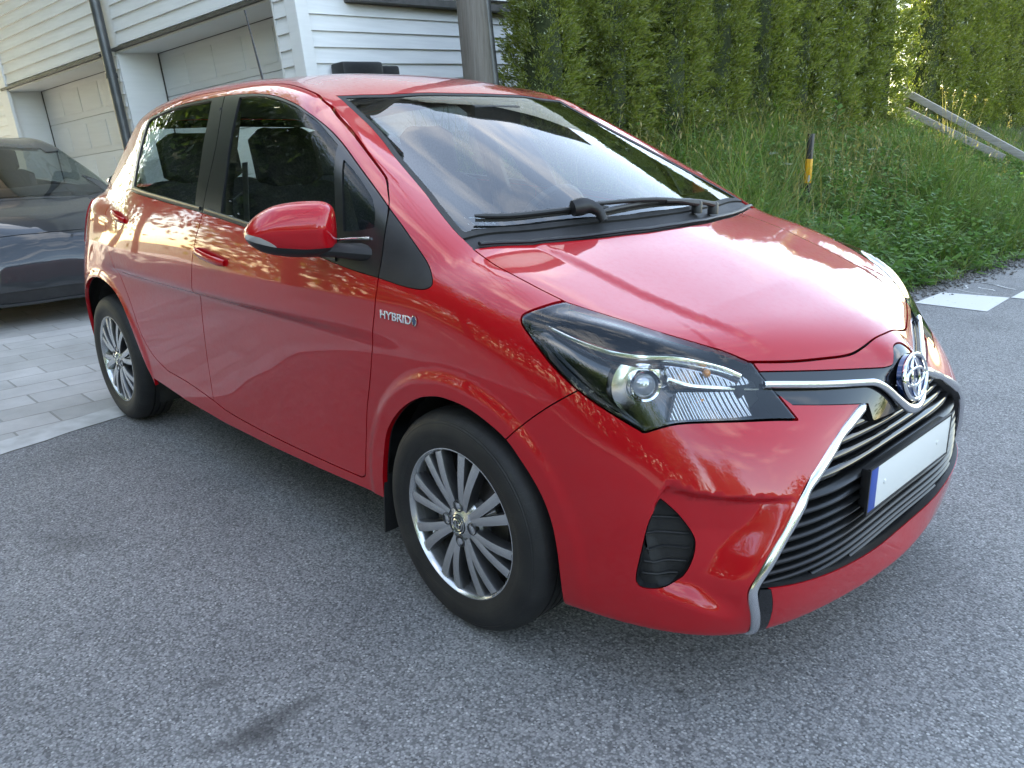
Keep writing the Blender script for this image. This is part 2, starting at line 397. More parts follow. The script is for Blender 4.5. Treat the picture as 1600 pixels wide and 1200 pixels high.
def upper(x,w,z):
    g=(w-BB['G'](x,z))*.9
    k=.29*np.clip(np.interp(x,[-1.3,-.8],[0,1]),0,1)
    t=(z-(BB['tp'](x+k*w*w)-BB['tc'](w)*np.interp(x,[-1.2,-.6],[1,.7])))*.9
    r=(BB['R'](w,z)-x)*.9
    a=smax(g,t,.10)
    a=smax(a,r,.08)
    return smax(smax(a,.75-z,.05),x-.28,.05)
def SKIN(x,w,z):
    w=np.abs(w)
    return smin(lower(x,w,z),upper(x,w,z),.024)
# ------------------------------------------------------------------ the red car's skin: surface nets + exact trimming
def surface(Fn, lo, hi, h):
    ax = [np.arange(lo[i], hi[i]+h, h) for i in range(3)]
    G = Fn(ax[0][:, None, None], ax[1][None, :, None], ax[2][None, None, :]).astype(np.float32)
    nx, ny, nz_ = G.shape; neg = G < 0
    S = np.zeros((nx-1, ny-1, nz_-1, 3), np.float32); Cn = np.zeros((nx-1, ny-1, nz_-1), np.float32)
    offs = [(i, j, k) for i in (0, 1) for j in (0, 1) for k in (0, 1)]
    sl = lambda i, j, k: G[i:nx-1+i, j:ny-1+j, k:nz_-1+k]
    for a in offs:
        for d in range(3):
            if a[d]: continue
            b = list(a); b[d] = 1; A, B = sl(*a), sl(*b); c = (A < 0) != (B < 0)
            t = np.where(c, A/np.where(c, A-B, 1), 0)
            for e in range(3): S[..., e] += np.where(c, a[e]+(t if e == d else 0), 0)
            Cn += c
    act = Cn > 0; idx = -np.ones(act.shape, np.int64); idx[act] = np.arange(act.sum())
    c = np.argwhere(act); V = (S[act]/Cn[act][:, None]+c)*h+np.array(lo)
    Q = []
    for d in range(3):
        e1, e2 = [(1, 2), (2, 0), (0, 1)][d]
        s0 = [slice(1, -1)]*3; s0[d] = slice(0, -1); s1 = list(s0); s1[d] = slice(1, None)
        A, B = neg[tuple(s0)], neg[tuple(s1)]; ii = np.argwhere(A != B)
        if not len(ii): continue
        fl = A[tuple(ii.T)]; p = ii.copy()
        for e in (e1, e2): p[:, e] += 1
        def at(o1, o2):
            q = p.copy(); q[:, e1] -= o1; q[:, e2] -= o2; return idx[tuple(q.T)]
        q = np.stack([at(1, 1), at(0, 1), at(0, 0), at(1, 0)], 1); q[~fl] = q[~fl][:, ::-1]; Q.append(q)
    Q = np.concatenate(Q); T = np.concatenate([Q[:, [0, 1, 2]], Q[:, [0, 2, 3]]])
    return V.astype(float), T
def grad(Fn, V, e=.002):
    g = np.stack([Fn(V[:, 0]+e*(i == 0), V[:, 1]+e*(i == 1), V[:, 2]+e*(i == 2))-Fn(V[:, 0]-e*(i == 0), V[:, 1]-e*(i == 1), V[:, 2]-e*(i == 2)) for i in range(3)], 1)/(2*e)
    return g
def relax(Fn, V, n=4):
    for _ in range(n):
        g = grad(Fn, V); f = Fn(V[:, 0], V[:, 1], V[:, 2]); V = V-(np.clip(f, -.01, .01)/np.maximum((g*g).sum(1), .05))[:, None]*g
    g = grad(Fn, V); return V, g/np.linalg.norm(g, axis=1)[:, None]
def compact(V, N, T):
    u, inv = np.unique(T, return_inverse=True); return V[u], N[u], inv.reshape(T.shape)
def cut(m, s):
    """split a triangle mesh where the vertex field s changes sign -> (s<0 part, s>=0 part)"""
    V, N, T = m; s = np.where(np.abs(s) < 1e-7, 1e-7, s); ng = s < 0; k = ng[T].sum(1)
    neg, pos = [T[k == 3]], [T[k == 0]]; X = T[(k == 1) | (k == 2)]
    if len(X):
        kk = ng[X].sum(1); odd = np.where((kk == 1)[:, None], ng[X], ~ng[X]); r = odd.argmax(1); ar = np.arange(len(X))
        a, b, c = X[ar, r], X[ar, (r+1) % 3], X[ar, (r+2) % 3]
        E = np.sort(np.concatenate([np.stack([a, b], 1), np.stack([a, c], 1)]), 1)
        U, inv = np.unique(E, axis=0, return_inverse=True); inv = inv.ravel(); t = s[U[:, 0]]/(s[U[:, 0]]-s[U[:, 1]])
        nv = V[U[:, 0]]+(V[U[:, 1]]-V[U[:, 0]])*t[:, None]; nn = N[U[:, 0]]+(N[U[:, 1]]-N[U[:, 0]])*t[:, None]; nn /= np.linalg.norm(nn, axis=1)[:, None]
        n0 = len(V); V = np.concatenate([V, nv]); N = np.concatenate([N, nn]); p, q = inv[:len(X)]+n0, inv[len(X):]+n0
        tip = np.stack([a, p, q], 1); q1 = np.stack([p, b, c], 1); q2 = np.stack([p, c, q], 1); o = kk == 1
        neg += [tip[o], q1[~o], q2[~o]]; pos += [tip[~o], q1[o], q2[o]]
    return compact(V, N, np.concatenate(neg)), compact(V, N, np.concatenate(pos))
def refine(m, fld, r, Fn=None):
    """split the triangles that lie within r of fld's zero line (conforming)"""
    V, N, T = m; s = np.abs(fld(V)); fl = (s[T].min(1) < r)
    if not fl.any(): return m
    ed = np.sort(np.concatenate([T[:, [0, 1]], T[:, [1, 2]], T[:, [2, 0]]]), 1); key = ed[:, 0]*len(V)+ed[:, 1]
    U, inv = np.unique(key, return_inverse=True); inv = inv.reshape(3, -1).T
    mk = np.zeros(len(U), bool); mk[inv[fl].ravel()] = True
    mid = -np.ones(len(U), np.int64); mid[mk] = len(V)+np.arange(mk.sum()); a, b = U[mk]//len(V), U[mk] % len(V)
    nv = (V[a]+V[b])/2; nn = N[a]+N[b]; nn /= np.linalg.norm(nn, axis=1)[:, None]
    if Fn is not None:
        f = Fn(nv[:, 0], nv[:, 1], nv[:, 2]); nv = nv-nn*np.clip(f, -.003, .003)[:, None]
    V = np.concatenate([V, nv]); N = np.concatenate([N, nn]); M = mid[inv]; c = (M >= 0).sum(1); out = [T[c == 0]]
    A = T[c == 3]; B = M[c == 3]; out += [np.stack([A[:, 0], B[:, 0], B[:, 2]], 1), np.stack([A[:, 1], B[:, 1], B[:, 0]], 1), np.stack([A[:, 2], B[:, 2], B[:, 1]], 1), B]
    for cc in (1, 2):
        A, B = T[c == cc], M[c == cc]
        if not len(A): continue
        has = B >= 0; r_ = (has if cc == 1 else ~has).argmax(1); ar = np.arange(len(A))
        a, b, d = A[ar, r_], A[ar, (r_+1) % 3], A[ar, (r_+2) % 3]
        if cc == 1: e = B[ar, r_]; out += [np.stack([a, e, d], 1), np.stack([e, b, d], 1)]
        else:
            e1, e2 = B[ar, (r_+1) % 3], B[ar, (r_+2) % 3]; out += [np.stack([d, e2, e1], 1), np.stack([a, b, e1], 1), np.stack([a, e1, e2], 1)]
    return V, N, np.concatenate(out)
def ax_of(V, pr):
    return {'side': (V[:, 0], V[:, 2]), 'top': (V[:, 0], V[:, 1]), 'front': (V[:, 1], V[:, 2]), 'obl': ((V[:, 0]-V[:, 1])*.70711, V[:, 2])}[pr]
def region(pr, segs, lim=None, n=5):
    """field function of a closed outline given as splined runs that meet in corners"""
    P = []
    for s_ in segs: P += [tuple(p) for p in spline(s_, n)[:-1]]+([tuple(s_[-1])] if segs[(segs.index(s_)+1) % len(segs)][0] != s_[-1] else [])
    P = np.array(P)
    def f(V):
        a, b = ax_of(V, pr); o = np.full(len(V), 9.); ok = np.ones(len(V), bool) if lim is None else lim(V)
        ok &= (a > P[:, 0].min()-.1) & (a < P[:, 0].max()+.1) & (b > P[:, 1].min()-.1) & (b < P[:, 1].max()+.1)
        if ok.any(): o[ok] = poly_sd(a[ok], b[ok], P)
        return o
    return f
def peel(m, fld, gap=.0, ref=True, Fn=None):
    """-> (inside, rest), leaving a slot 2*gap wide between them"""
    if ref: m = refine(m, fld, .011, Fn)
    a, b = cut(m, fld(m[0])+gap)
    if gap: b = cut(b, fld(b[0])-gap)[1]
    return a, b
def edges_open(T):
    e = np.concatenate([T[:, [0, 1]], T[:, [1, 2]], T[:, [2, 0]]]); k = np.sort(e, 1); key = k[:, 0]*10**7+k[:, 1]
    u, i, c = np.unique(key, return_index=True, return_counts=True); return e[i[c == 1]]
def panel(name, m, mat, parent, sides='RL', flange=.016, off=0, flmat=None):
    """turn half-car trimmed skin into an object; open edges get a turned-in flange"""
    VV, NN, FF = [], [], []; n0 = 0
    for sd_ in sides:
        V, N, T = m; V = V+N*off; V, N = V.copy(), N.copy()
        if flange:
            e = edges_open(T); e = e[~((V[e[:, 0], 1] < 1e-3) & (V[e[:, 1], 1] < 1e-3))]
            if len(e):
                u, inv = np.unique(e, return_inverse=True); inv = inv.reshape(e.shape); k = len(u); a = len(V)
                d = V[e[:, 1]]-V[e[:, 0]]; fn = np.cross(d, N[e[:, 0]]); vn = np.zeros((k, 3)); np.add.at(vn, inv[:, 0], fn); np.add.at(vn, inv[:, 1], fn); vn /= np.linalg.norm(vn, axis=1)[:, None]+1e-9
                V = np.concatenate([V, V[u], V[u]-N[u]*flange]); N = np.concatenate([N, vn, vn])
                i, j = inv[:, 0]+a, inv[:, 1]+a; T = np.concatenate([T, np.stack([j, i, i+k], 1), np.stack([j, i+k, j+k], 1)])
        W = V.copy(); M_ = N.copy()
        if sd_ == 'R': W[:, 1] *= -1; M_[:, 1] *= -1; T = T[:, ::-1]
        VV.append(W); NN.append(M_); FF.append(T+n0); n0 += len(W)
    return mesh_obj(name, np.concatenate(VV), np.concatenate(FF), mat, parent, np.concatenate(NN))
# ------------------------------------------------------------------ trimming outlines on the skin (half car; corners split the runs)
L_SCREENSIDE = [(-.869, .523), (-.822, .525), (-.731, .536), (-.653, .546), (-.565, .566), (-.47, .593), (-.304, .630), (-.248, .646), (-.15, .669), (-.10, .676)]
L_HEADER = [(-.772, -.1), (-.772, 0), (-.779, .134), (-.813, .325), (-.856, .447), (-.869, .523)]
L_COWLTOP = [(-.10, .676), (-.085, .545), (-.04, .397), (-.005, .27), (.018, .14), (.025, 0), (.025, -.1)]
L_HOODREAR = [(-.055, .680), (-.022, .556), (.044, .37), (.068, .28), (.095, .14), (.102, 0), (.102, -.1)]
L_HOODSIDE = [(-.055, .680), (-.017, .682), (.059, .692), (.168, .690), (.258, .679)]
L_HOODHL = [(.258, .679), (.332, .645), (.43, .591), (.500, .537), (.564, .474), (.590, .446)]
L_HOODFRONT = [(.590, .446), (.631, .348), (.664, .26), (.693, .175), (.702, .12), (.705, .04), (.706, 0), (.705, -.05)]
L_DLO = [[(-.08, .934), (-.108, .959), (-.166, 1.0), (-.234, 1.045), (-.306, 1.088), (-.378, 1.13), (-.499, 1.196), (-.618, 1.259), (-.724, 1.308), (-.857, 1.358), (-.941, 1.383), (-1.085, 1.412), (-1.214, 1.426), (-1.364, 1.433), (-1.566, 1.434), (-1.845, 1.427), (-2.054, 1.415), (-2.264, 1.395)],
         [(-2.264, 1.395), (-2.325, 1.38), (-2.318, 1.341), (-2.235, 1.26), (-2.11, 1.164), (-2.04, 1.093)],
         [(-2.04, 1.093), (-1.611, 1.065), (-1.287, 1.041), (-.976, 1.01), (-.678, .973), (-.418, .934), (-.276, .919), (-.181, .908), (-.118, .905), (-.085, .909), (-.072, .919), (-.08, .934)]]
L_REARGLASS = [[(-1.593, 1.424), (-1.83, 1.418), (-2.037, 1.406), (-2.23, 1.387)], [(-2.23, 1.387), (-2.285, 1.371), (-2.272, 1.335), (-2.185, 1.255), (-2.07, 1.164), (-2.02, 1.112)], [(-2.02, 1.112), (-1.659, 1.086), (-1.355, 1.064)], [(-1.355, 1.064), (-1.403, 1.192), (-1.497, 1.324), (-1.593, 1.424)]]
L_FRONTGLASS = [[(-1.353, 1.422), (-1.202, 1.418), (-1.075, 1.403), (-.933, 1.375), (-.851, 1.351), (-.765, 1.321), (-.673, 1.278), (-.618, 1.251)], [(-.618, 1.251), (-.531, 1.123), (-.448, .958)], [(-.448, .958), (-.68, .988), (-.979, 1.022), (-1.155, 1.043)], [(-1.155, 1.043), (-1.192, 1.173), (-1.276, 1.317), (-1.353, 1.422)]]
L_QUARTER = [[(-.56, 1.213), (-.488, 1.178), (-.42, 1.14), (-.374, 1.111)], [(-.374, 1.111), (-.343, 1.08), (-.325, 1.041)], [(-.325, 1.041), (-.387, 1.031), (-.45, 1.025)], [(-.45, 1.025), (-.492, 1.115), (-.56, 1.213)]]
L_GAPB = [(-1.488, .313), (-1.482, .434), (-1.458, .562), (-1.41, .705), (-1.375, .801), (-1.343, .894), (-1.318, .961), (-1.29, 1.053), (-1.336, 1.256), (-1.514, 1.456)]
L_DOORF = [[(-1.514, 1.456), (-1.301, 1.458), (-1.133, 1.454), (-1.022, 1.439), (-.91, 1.413), (-.843, 1.386), (-.746, 1.339), (-.638, 1.286), (-.526, 1.228), (-.433, 1.179), (-.397, 1.159), (-.362, 1.135), (-.318, 1.099), (-.291, 1.059), (-.276, .997), (-.272, .919), (-.28, .842), (-.305, .75), (-.345, .63), (-.385, .528), (-.415, .41), (-.43, .335)],
           [(-.43, .335), (-.436, .31), (-.458, .297)], [(-.458, .297), (-.707, .287), (-1.027, .283), (-1.347, .292), (-1.488, .313)], L_GAPB]
L_DOORR = [L_GAPB[::-1], [(-1.488, .313), (-1.71, .343), (-1.898, .357)],
           [(-1.898, .357), (-2.018, .402), (-2.098, .484), (-2.15, .636), (-2.235, .764), (-2.303, .869), (-2.345, .947), (-2.36, 1.012), (-2.30, 1.06), (-2.16, 1.09)],
           [(-2.16, 1.09), (-2.2, 1.15), (-2.29, 1.24), (-2.39, 1.335), (-2.399, 1.389)], [(-2.399, 1.389), (-2.273, 1.419), (-2.068, 1.438), (-1.768, 1.455), (-1.514, 1.456)]]
L_HEADLAMP = [[(-.402, .868), (-.395, .878), (-.363, .890), (-.305, .899), (-.22, .896), (-.114, .870), (-.028, .846), (.058, .812), (.096, .782), (.13, .738), (.164, .696), (.203, .647)], [(.203, .647), (.138, .657), (.06, .666), (-.003, .672), (-.06, .675), (-.1, .671), (-.148, .657)], [(-.148, .657), (-.172, .67), (-.233, .703), (-.282, .734), (-.336, .78), (-.379, .832), (-.398, .856), (-.402, .868)]]
L_BUMPER = [[(.206, .597), (.25, .64), (.302, .683), (.336, .708), (.373, .734)], [(.373, .734), (.42, .765)], [(.42, .765), (.59, .80)], [(.59, .80), (1.2, .92)], [(1.2, .92), (1.2, 0)], [(1.2, 0), (0, 0)], [(0, 0), (0, .4)], [(0, .4), (.206, .597)]]
L_UPPERGRILLE = [[(-.05, .748), (0, .748), (.028, .743), (.050, .726), (.066, .710), (.09, .707)], [(.09, .707), (.286, .728), (.446, .748)], [(.446, .748), (.427, .712), (.396, .674)], [(.396, .674), (.31, .660), (.178, .640)], [(.178, .640), (.178, .6)], [(.178, .6), (-.05, .6)], [(-.05, .6), (-.05, .748)]]
L_CHROMEOUT = [(.204, .642), (.275, .617), (.33, .598), (.428, .552), (.471, .526), (.501, .496), (.538, .445), (.579, .390), (.611, .337), (.6155, .304), (.603, .26), (.590, .215), (.583, .17), (.578, .12)]
L_CHROMEIN = [(.178, .638), (.245, .612), (.311, .588), (.39, .552), (.458, .512), (.500, .465), (.537, .421), (.578, .363), (.596, .321), (.593, .288), (.576, .235), (.567, .205), (.562, .17), (.557, .12)]
L_GRILLELOW = [(.596, .321), (.444, .303), (.285, .289), (.131, .282), (0, .280), (-.06, .280)]
L_FOG = [[(-.113, .514), (-.136, .471), (-.150, .405), (-.161, .335), (-.157, .312), (-.140, .306), (-.098, .313), (-.064, .332), (-.045, .368), (-.037, .407), (-.043, .434), (-.071, .475), (-.097, .501), (-.113, .514)]]
L_ARCHF = [[(-.342, .25), (-.335, .296), (-.325, .361), (-.31, .42), (-.279, .496), (-.21, .569), (-.128, .621), (-.06, .644), (0, .651), (.089, .642), (.19, .602), (.247, .551), (.295, .490), (.323, .427), (.336, .357), (.338, .279), (.331, .15)], [(.331, .15), (.331, 0)], [(.331, 0), (-.342, 0)], [(-.342, 0), (-.342, .25)]]
L_ARCHR = [[(-2.085, .25), (-2.098, .31), (-2.142, .418), (-2.185, .535), (-2.237, .612), (-2.323, .67), (-2.43, .697), (-2.53, .699), (-2.63, .68), (-2.72, .63), (-2.80, .55), (-2.84, .46), (-2.86, .36), (-2.862, .25)], [(-2.862, .25), (-2.862, 0)], [(-2.862, 0), (-2.085, 0)], [(-2.085, 0), (-2.085, .25)]]

def build_shell(h=.0115):
    V, T = surface(SKIN, (-3.36, -2*h, .10), (.92, .93, 1.58), h)
    V, N = relax(SKIN, V)
    fn = np.cross(V[T[:, 1]]-V[T[:, 0]], V[T[:, 2]]-V[T[:, 0]]); fl = (fn*N[T[:, 0]]).sum(1) < 0; T[fl] = T[fl][:, ::-1]
    m = compact(V, N, T); m = cut(m, m[0][:, 1])[1]
    m[0][np.abs(m[0][:, 1]) < 1e-5, 1] = 0; c0 = m[0][:, 1] == 0; m[1][c0, 1] = 0
    return m
def build_red_car():
    car = tag(empty('parked_car'), 'bright red five-door hatchback parked in front, front wheels straight', 'car')
    P = {}
    m = build_shell()
    side = lambda V: V[:, 1] > .5
    upz = lambda V: V[:, 2] > .8
    pe = lambda a, f, g=0., r=True: peel(a, f, g, r, SKIN)
    _, m = pe(m, region('side', L_ARCHF, lambda V: V[:, 1] > .42))
    _, m = pe(m, region('side', L_ARCHR, lambda V: V[:, 1] > .42))
    sx = [-.9, -.342, -.36, -.716, -1.041, -1.422, -1.768, -2.085, -2.1]
    sill = lambda V: V[:, 2]-np.interp(V[:, 0], [-3.5, -2.9, -2.862, -2.086, -2.085, -1.768, -1.422, -1.041, -.716, -.36, -.343, -.342], [.27, .25, .25, .25, .29, .255, .238, .24, .251, .27, .27, .0])
    m = refine(m, sill, .011, SKIN); m = cut(m, sill(m[0]))[1]
    # windscreen, cowl, hood
    scr, m = pe(m, region('top', [L_SCREENSIDE, L_COWLTOP, [(.025, -.1), (-.772, -.1)], L_HEADER], lambda V: V[:, 2] > .95), .001)
    cowl, m = pe(m, region('top', [L_COWLTOP, [(.025, -.1), (.102, -.1)], L_HOODREAR[::-1], [(-.055, .680), (-.10, .676)]], lambda V: (V[:, 2] > .9)), .0)
    hood, m = pe(m, region('top', [L_HOODREAR[::-1], L_HOODSIDE, L_HOODHL, L_HOODFRONT, [(.705, -.05), (.705, -.1)], [(.705, -.1), (.102, -.1)]], lambda V: V[:, 2] > .735), .0022)
    # side glazing
    dlo, m = pe(m, region('side', L_DLO, side), .001)
    lamp, m = pe(m, region('obl', L_HEADLAMP, lambda V: (V[:, 0] > .14) & (V[:, 1] > .36) & (V[:, 2] > .6)), .0022)
    # nose
    front = lambda V: (V[:, 0] > .40)
    chrome, m = pe(m, region('front', [L_CHROMEOUT, [(.578, .12), (.557, .12)], L_CHROMEIN[::-1], [(.178, .638), (.204, .642)]], front), .0008)
    upg, m = pe(m, region('front', L_UPPERGRILLE, lambda V: V[:, 0] > .5), .0012)
    gri, m = pe(m, region('front', [L_CHROMEIN[:9], L_GRILLELOW, [(-.06, .280), (-.06, .62)], [(-.06, .62), (.178, .638)]], front), .0008)
    endp, m = pe(m, region('front', [[(.596, .321), (.571, .316)], [(.571, .316), (.560, .28), (.552, .239), (.546, .19), (.540, .12)], [(.540, .12), (.557, .12)], L_CHROMEIN[8:][::-1]], front), .0008)
    fog, m = pe(m, region('obl', L_FOG, lambda V: (V[:, 0] > .3) & (V[:, 1] > .48) & (V[:, 2] < .58)), .001)
    bump, m = pe(m, region('side', L_BUMPER, lambda V: V[:, 0] > .05), .0016)
    # doors
    thin = lambda f: (lambda V: f(V)*np.where(V[:, 2] > 1.06, 2.2, 1.))
    df, m = pe(m, thin(region('side', L_DOORF, side)), .0022)
    dr, m = pe(m, thin(region('side', L_DOORR, side)), .0022)
    tl, m = pe(m, region('side', [[(-2.70, 1.035), (-3.2, 1.05)], [(-3.2, 1.05), (-3.2, .80)], [(-3.2, .80), (-2.83, .83)], [(-2.83, .83), (-2.74, .93), (-2.70, 1.035)]], lambda V: V[:, 1] > .45), .001)
    rg, m = pe(m, region('front', [[(-.1, 1.37), (.40, 1.36)], [(.40, 1.36), (.47, 1.34), (.49, 1.30)], [(.49, 1.30), (.56, 1.09)], [(.56, 1.09), (-.1, 1.07)], [(-.1, 1.07), (-.1, 1.37)]], lambda V: V[:, 0] < -2.5), .001)
    hatch = [[(-.1, .58), (.54, .60)], [(.54, .60), (.60, .66), (.62, .8)], [(.62, .8), (.63, 1.0), (.56, 1.40)], [(.56, 1.40), (-.1, 1.41)], [(-.1, 1.41), (-.1, .58)]]
    hm, m = pe(m, region('front', hatch, lambda V: V[:, 0] < -2.6), .0025)
    lin = []
    def add(name, part, mat, parent=car, sides='RL', **k):
        P[name] = panel(name, part, mat, parent, sides, **k); return P[name]
    body = add('body', m, M_RED)
    # fender / pillar seam of the A pillar foot (thin groove strip is not needed at this size)
    add('hood', hood, M_RED); add('front_bumper', bump, M_RED); add('hatch', hm, M_RED)
    for s_ in 'RL':
        d1 = panel('front_door', df, M_RED, car, s_); d2 = panel('rear_door', dr, M_RED, car, s_)
        P['front_door'+s_] = d1; P['rear_door'+s_] = d2
    # windscreen with seal
    f = region('top', [L_SCREENSIDE, L_COWLTOP, [(.025, -.1), (-.772, -.1)], L_HEADER], lambda V: V[:, 2] > .95)
    s1, seal = (lambda a: cut(a, f(a[0])+.020))(refine(scr, lambda V: f(V)+.020, .011, SKIN))
    add('windscreen', s1, M_WSCREEN, flange=0, off=-.003)
    add('windscreen_seal', seal, M_RUBBER, flange=.012, off=-.001)
    frit = lambda V: f(V)+np.where(V[:, 2] < 1.08, .075*np.clip((1.10-V[:, 2])/.05, 0, 1)+.02, .03)
    fr_ = cut(refine(s1, frit, .011, SKIN), frit(refine(s1, frit, .011, SKIN)[0]))[1]
    add('windscreen_border', fr_, M_MATTE, flange=0, off=-.006)
    cw = panel('cowl', cowl, M_MATTE, car, 'RL', off=-.006)
    P['cowl'] = cw
    # side windows: glass panes and the black frame that is left, split at the door gaps
    glz = {}
    for nm, L_ in (('front_window', L_FRONTGLASS), ('rear_window', L_REARGLASS), ('quarter_window', L_QUARTER)):
        glz[nm], dlo = pe(dlo, region('side', L_, side), .0)
    trf, dlo2 = pe(dlo, region('side', L_DOORF, side), .0022)
    trr, sail = pe(dlo2, region('side', L_DOORR, side), .0022)
    for s_ in 'RL':
        for nm in glz: 
            dpar = P[('rear_door' if nm == 'rear_window' else 'front_door')+s_]
            panel(nm, glz[nm], M_SIDEGLASS, dpar, s_, flange=0, off=-.004)
        panel('window_frame', trf, M_TRIM, P['front_door'+s_], s_, flange=.01, off=.0005); panel('window_frame', trr, M_TRIM, P['rear_door'+s_], s_, flange=.01, off=.0005)
        panel('sail_panel', sail, M_MATTE, car, s_, flange=.01, off=.001)
    add('rear_screen', rg, M_SIDEGLASS, flange=0, off=-.003)
    for s_ in 'RL': panel('tail_lamp', tl, M_LAMPRED, car, s_, flange=.03, off=.006)
    # inner lining of the shell: dark, 3 cm inside, shows in gaps and through the glass
    V0, N0, F0 = [], [], []; n0 = 0
    for q in (m, hood, df, dr, hm, cowl):
        V, N, T = q; V0.append(V-N*.02); N0.append(-N); F0.append(T[:, ::-1]+n0); n0 += len(V)
    lining = (np.concatenate(V0), np.concatenate(N0), np.concatenate(F0))
    panel('inner_lining', lining, M_INTPL, car, 'RL', flange=0)
    return car, P, dict(lamp=lamp, chrome=chrome, upg=upg, gri=gri, endp=endp, fog=fog)
RED, RP, PIECES = build_red_car()
# ------------------------------------------------------------------ the red car's parts
def bis(fn, a, b, n=30):
    for _ in range(n):
        m = (a+b)/2; s = fn(m) < 0; a = np.where(s, m, a); b = np.where(s, b, m)
    return a
def skin_x(w, z):   # nose, from the front
    w, z = np.broadcast_arrays(np.abs(np.asarray(w, float)), np.asarray(z, float)); return bis(lambda x: SKIN(x, w, z), np.full(w.shape, .05), np.full(w.shape, .95))
def skin_w(x, z):
    x, z = np.broadcast_arrays(np.asarray(x, float), np.asarray(z, float)); return bis(lambda w: SKIN(x, w, z), np.full(x.shape, .2), np.full(x.shape, 1.0))
def skin_z(x, w):
    x, w = np.broadcast_arrays(np.asarray(x, float), np.abs(np.asarray(w, float))); return bis(lambda z: SKIN(x, w, z), np.full(x.shape, .5), np.full(x.shape, 1.6))
def skin_n(p):
    g = grad(SKIN, np.asarray([p], float))[0]; return g/np.linalg.norm(g)
mir = lambda s, p: (p[0], s*p[1], p[2])       # half-car point to the right (-1) or left (+1) side

# ---- headlamps
def obl_cut(m, segs): return cut(refine(m, region('obl', segs), .01, SKIN), region('obl', segs)(refine(m, region('obl', segs), .01, SKIN)[0]))[0]
def headlamps():
    lamp = PIECES['lamp']
    up_ = obl_cut(lamp, [[(-.088, .786), (-.02, .786), (.03, .773), (.094, .748)], [(.094, .748), (.112, .735), (.104, .730)], [(.104, .730), (.02, .739), (-.075, .754)], [(-.075, .754), (-.088, .786)]])
    lo_ = obl_cut(lamp, [[(-.066, .738), (.0, .731), (.092, .720)], [(.092, .720), (.108, .676)], [(.108, .676), (-.088, .684)], [(-.088, .684), (-.066, .738)]])
    frame = region('obl', L_HEADLAMP); fr = refine(lamp, lambda V: frame(V)+.006, .01, SKIN); edge = cut(fr, frame(fr[0])+.006)[1]
    for s_, sg in (('R', -1), ('L', 1)):
        L = panel('headlamp', (lamp[0]-lamp[1]*.052, lamp[1], lamp[2]), M_GLOSSBLACK, RED, s_, flange=0)         # dark bowl behind the lens
        panel('lens', lamp, M_LENS, L, s_, flange=0, off=.0008)
        panel('lamp_edge', edge, M_GLOSSBLACK, L, s_, flange=.045, off=-.001)
        panel('indicator_reflector', up_, M_RIBS, L, s_, flange=.02, off=-.020); panel('main_reflector', lo_, M_RIBS, L, s_, flange=.02, off=-.022)
        # bright eyebrow
        eb = [(.262, .761, .865), (.283, .760, .855), (.344, .745, .833), (.409, .716, .814), (.462, .674, .803), (.508, .615, .796), (.538, .570, .784), (.570, .518, .765), (.597, .483, .743)]
        pts = []
        for p in spline(eb, 5): n = skin_n(p); pts.append(mir(sg, np.array(p)-n*.020))
        k = len(pts); mb = MB().tube(pts, [.006+.014*math.sin(min(1, (i+2)/k*1.25)*math.pi/2) for i in range(k)], 12, sx=.55); mb.build('chrome_strip', M_CHROME, L)
        st = [(.521, .639, .764), (.548, .607, .749), (.578, .554, .737), (.605, .495, .726), (.627, .443, .718)]
        pts = [mir(sg, np.array(p)-skin_n(p)*.022) for p in spline(st, 5)]
        MB().tube(pts, .0055, 10).build('chrome_strip', M_CHROME, L)
        # projector
        c = np.array((.491, .687, .758)); d = np.array((.80, .52, .12)); d /= np.linalg.norm(d); c = c-skin_n(c)*.040
        q = Vector(mir(sg, d)).to_track_quat('Z', 'Y').to_matrix().to_4x4(); Mx = Matrix.Translation(Vector(mir(sg, c))) @ q
        ring = MB().lathe([(.0335, -.03), (.036, .008), (.0335, .016), (.029, .014), (.0275, .004), (.0275, -.02)], 40, 'z', M=Mx); ring.build('projector_ring', M_MIRRORCHROME, L)
        pl = MB().lathe([(.0275, .0)]+[(.0275*math.cos(a), .0275*math.sin(a)*.75) for a in np.linspace(.0, math.pi/2, 9)], 32, 'z', M=Mx)
        pl.build('projector_lens', M_PROJ, L)
        bw = MB().lathe([(.037, .006), (.048, .006), (.068, .0), (.074, -.02)], 40, 'z', M=Mx @ Matrix.Translation((0, -.004, -.012))); bw.build('projector_bezel', M_CHROME, L)
        b = np.array((.560, .555, .765)); b = b-skin_n(b)*.014
        am = MB().lathe([(.0095*math.sin(a), -.0095*math.cos(a)) for a in np.linspace(0, math.pi, 10)], 16, 'z', M=Matrix.Translation(Vector(mir(sg, b)))); am.build('bulb', M_AMBER, L)
        b = np.array((.570, .585, .712)); b = b-skin_n(b)*.017
        am = MB().lathe([(.006*math.sin(a), -.006*math.cos(a)) for a in np.linspace(0, math.pi, 10)], 16, 'z', M=Matrix.Translation(Vector(mir(sg, b)))); am.build('bulb', M_AMBER, L)
M_PROJ = simple('projector_glass', (.55, .57, .6), .03, .6, Coat_Weight=1, Coat_Roughness=0)
headlamps()

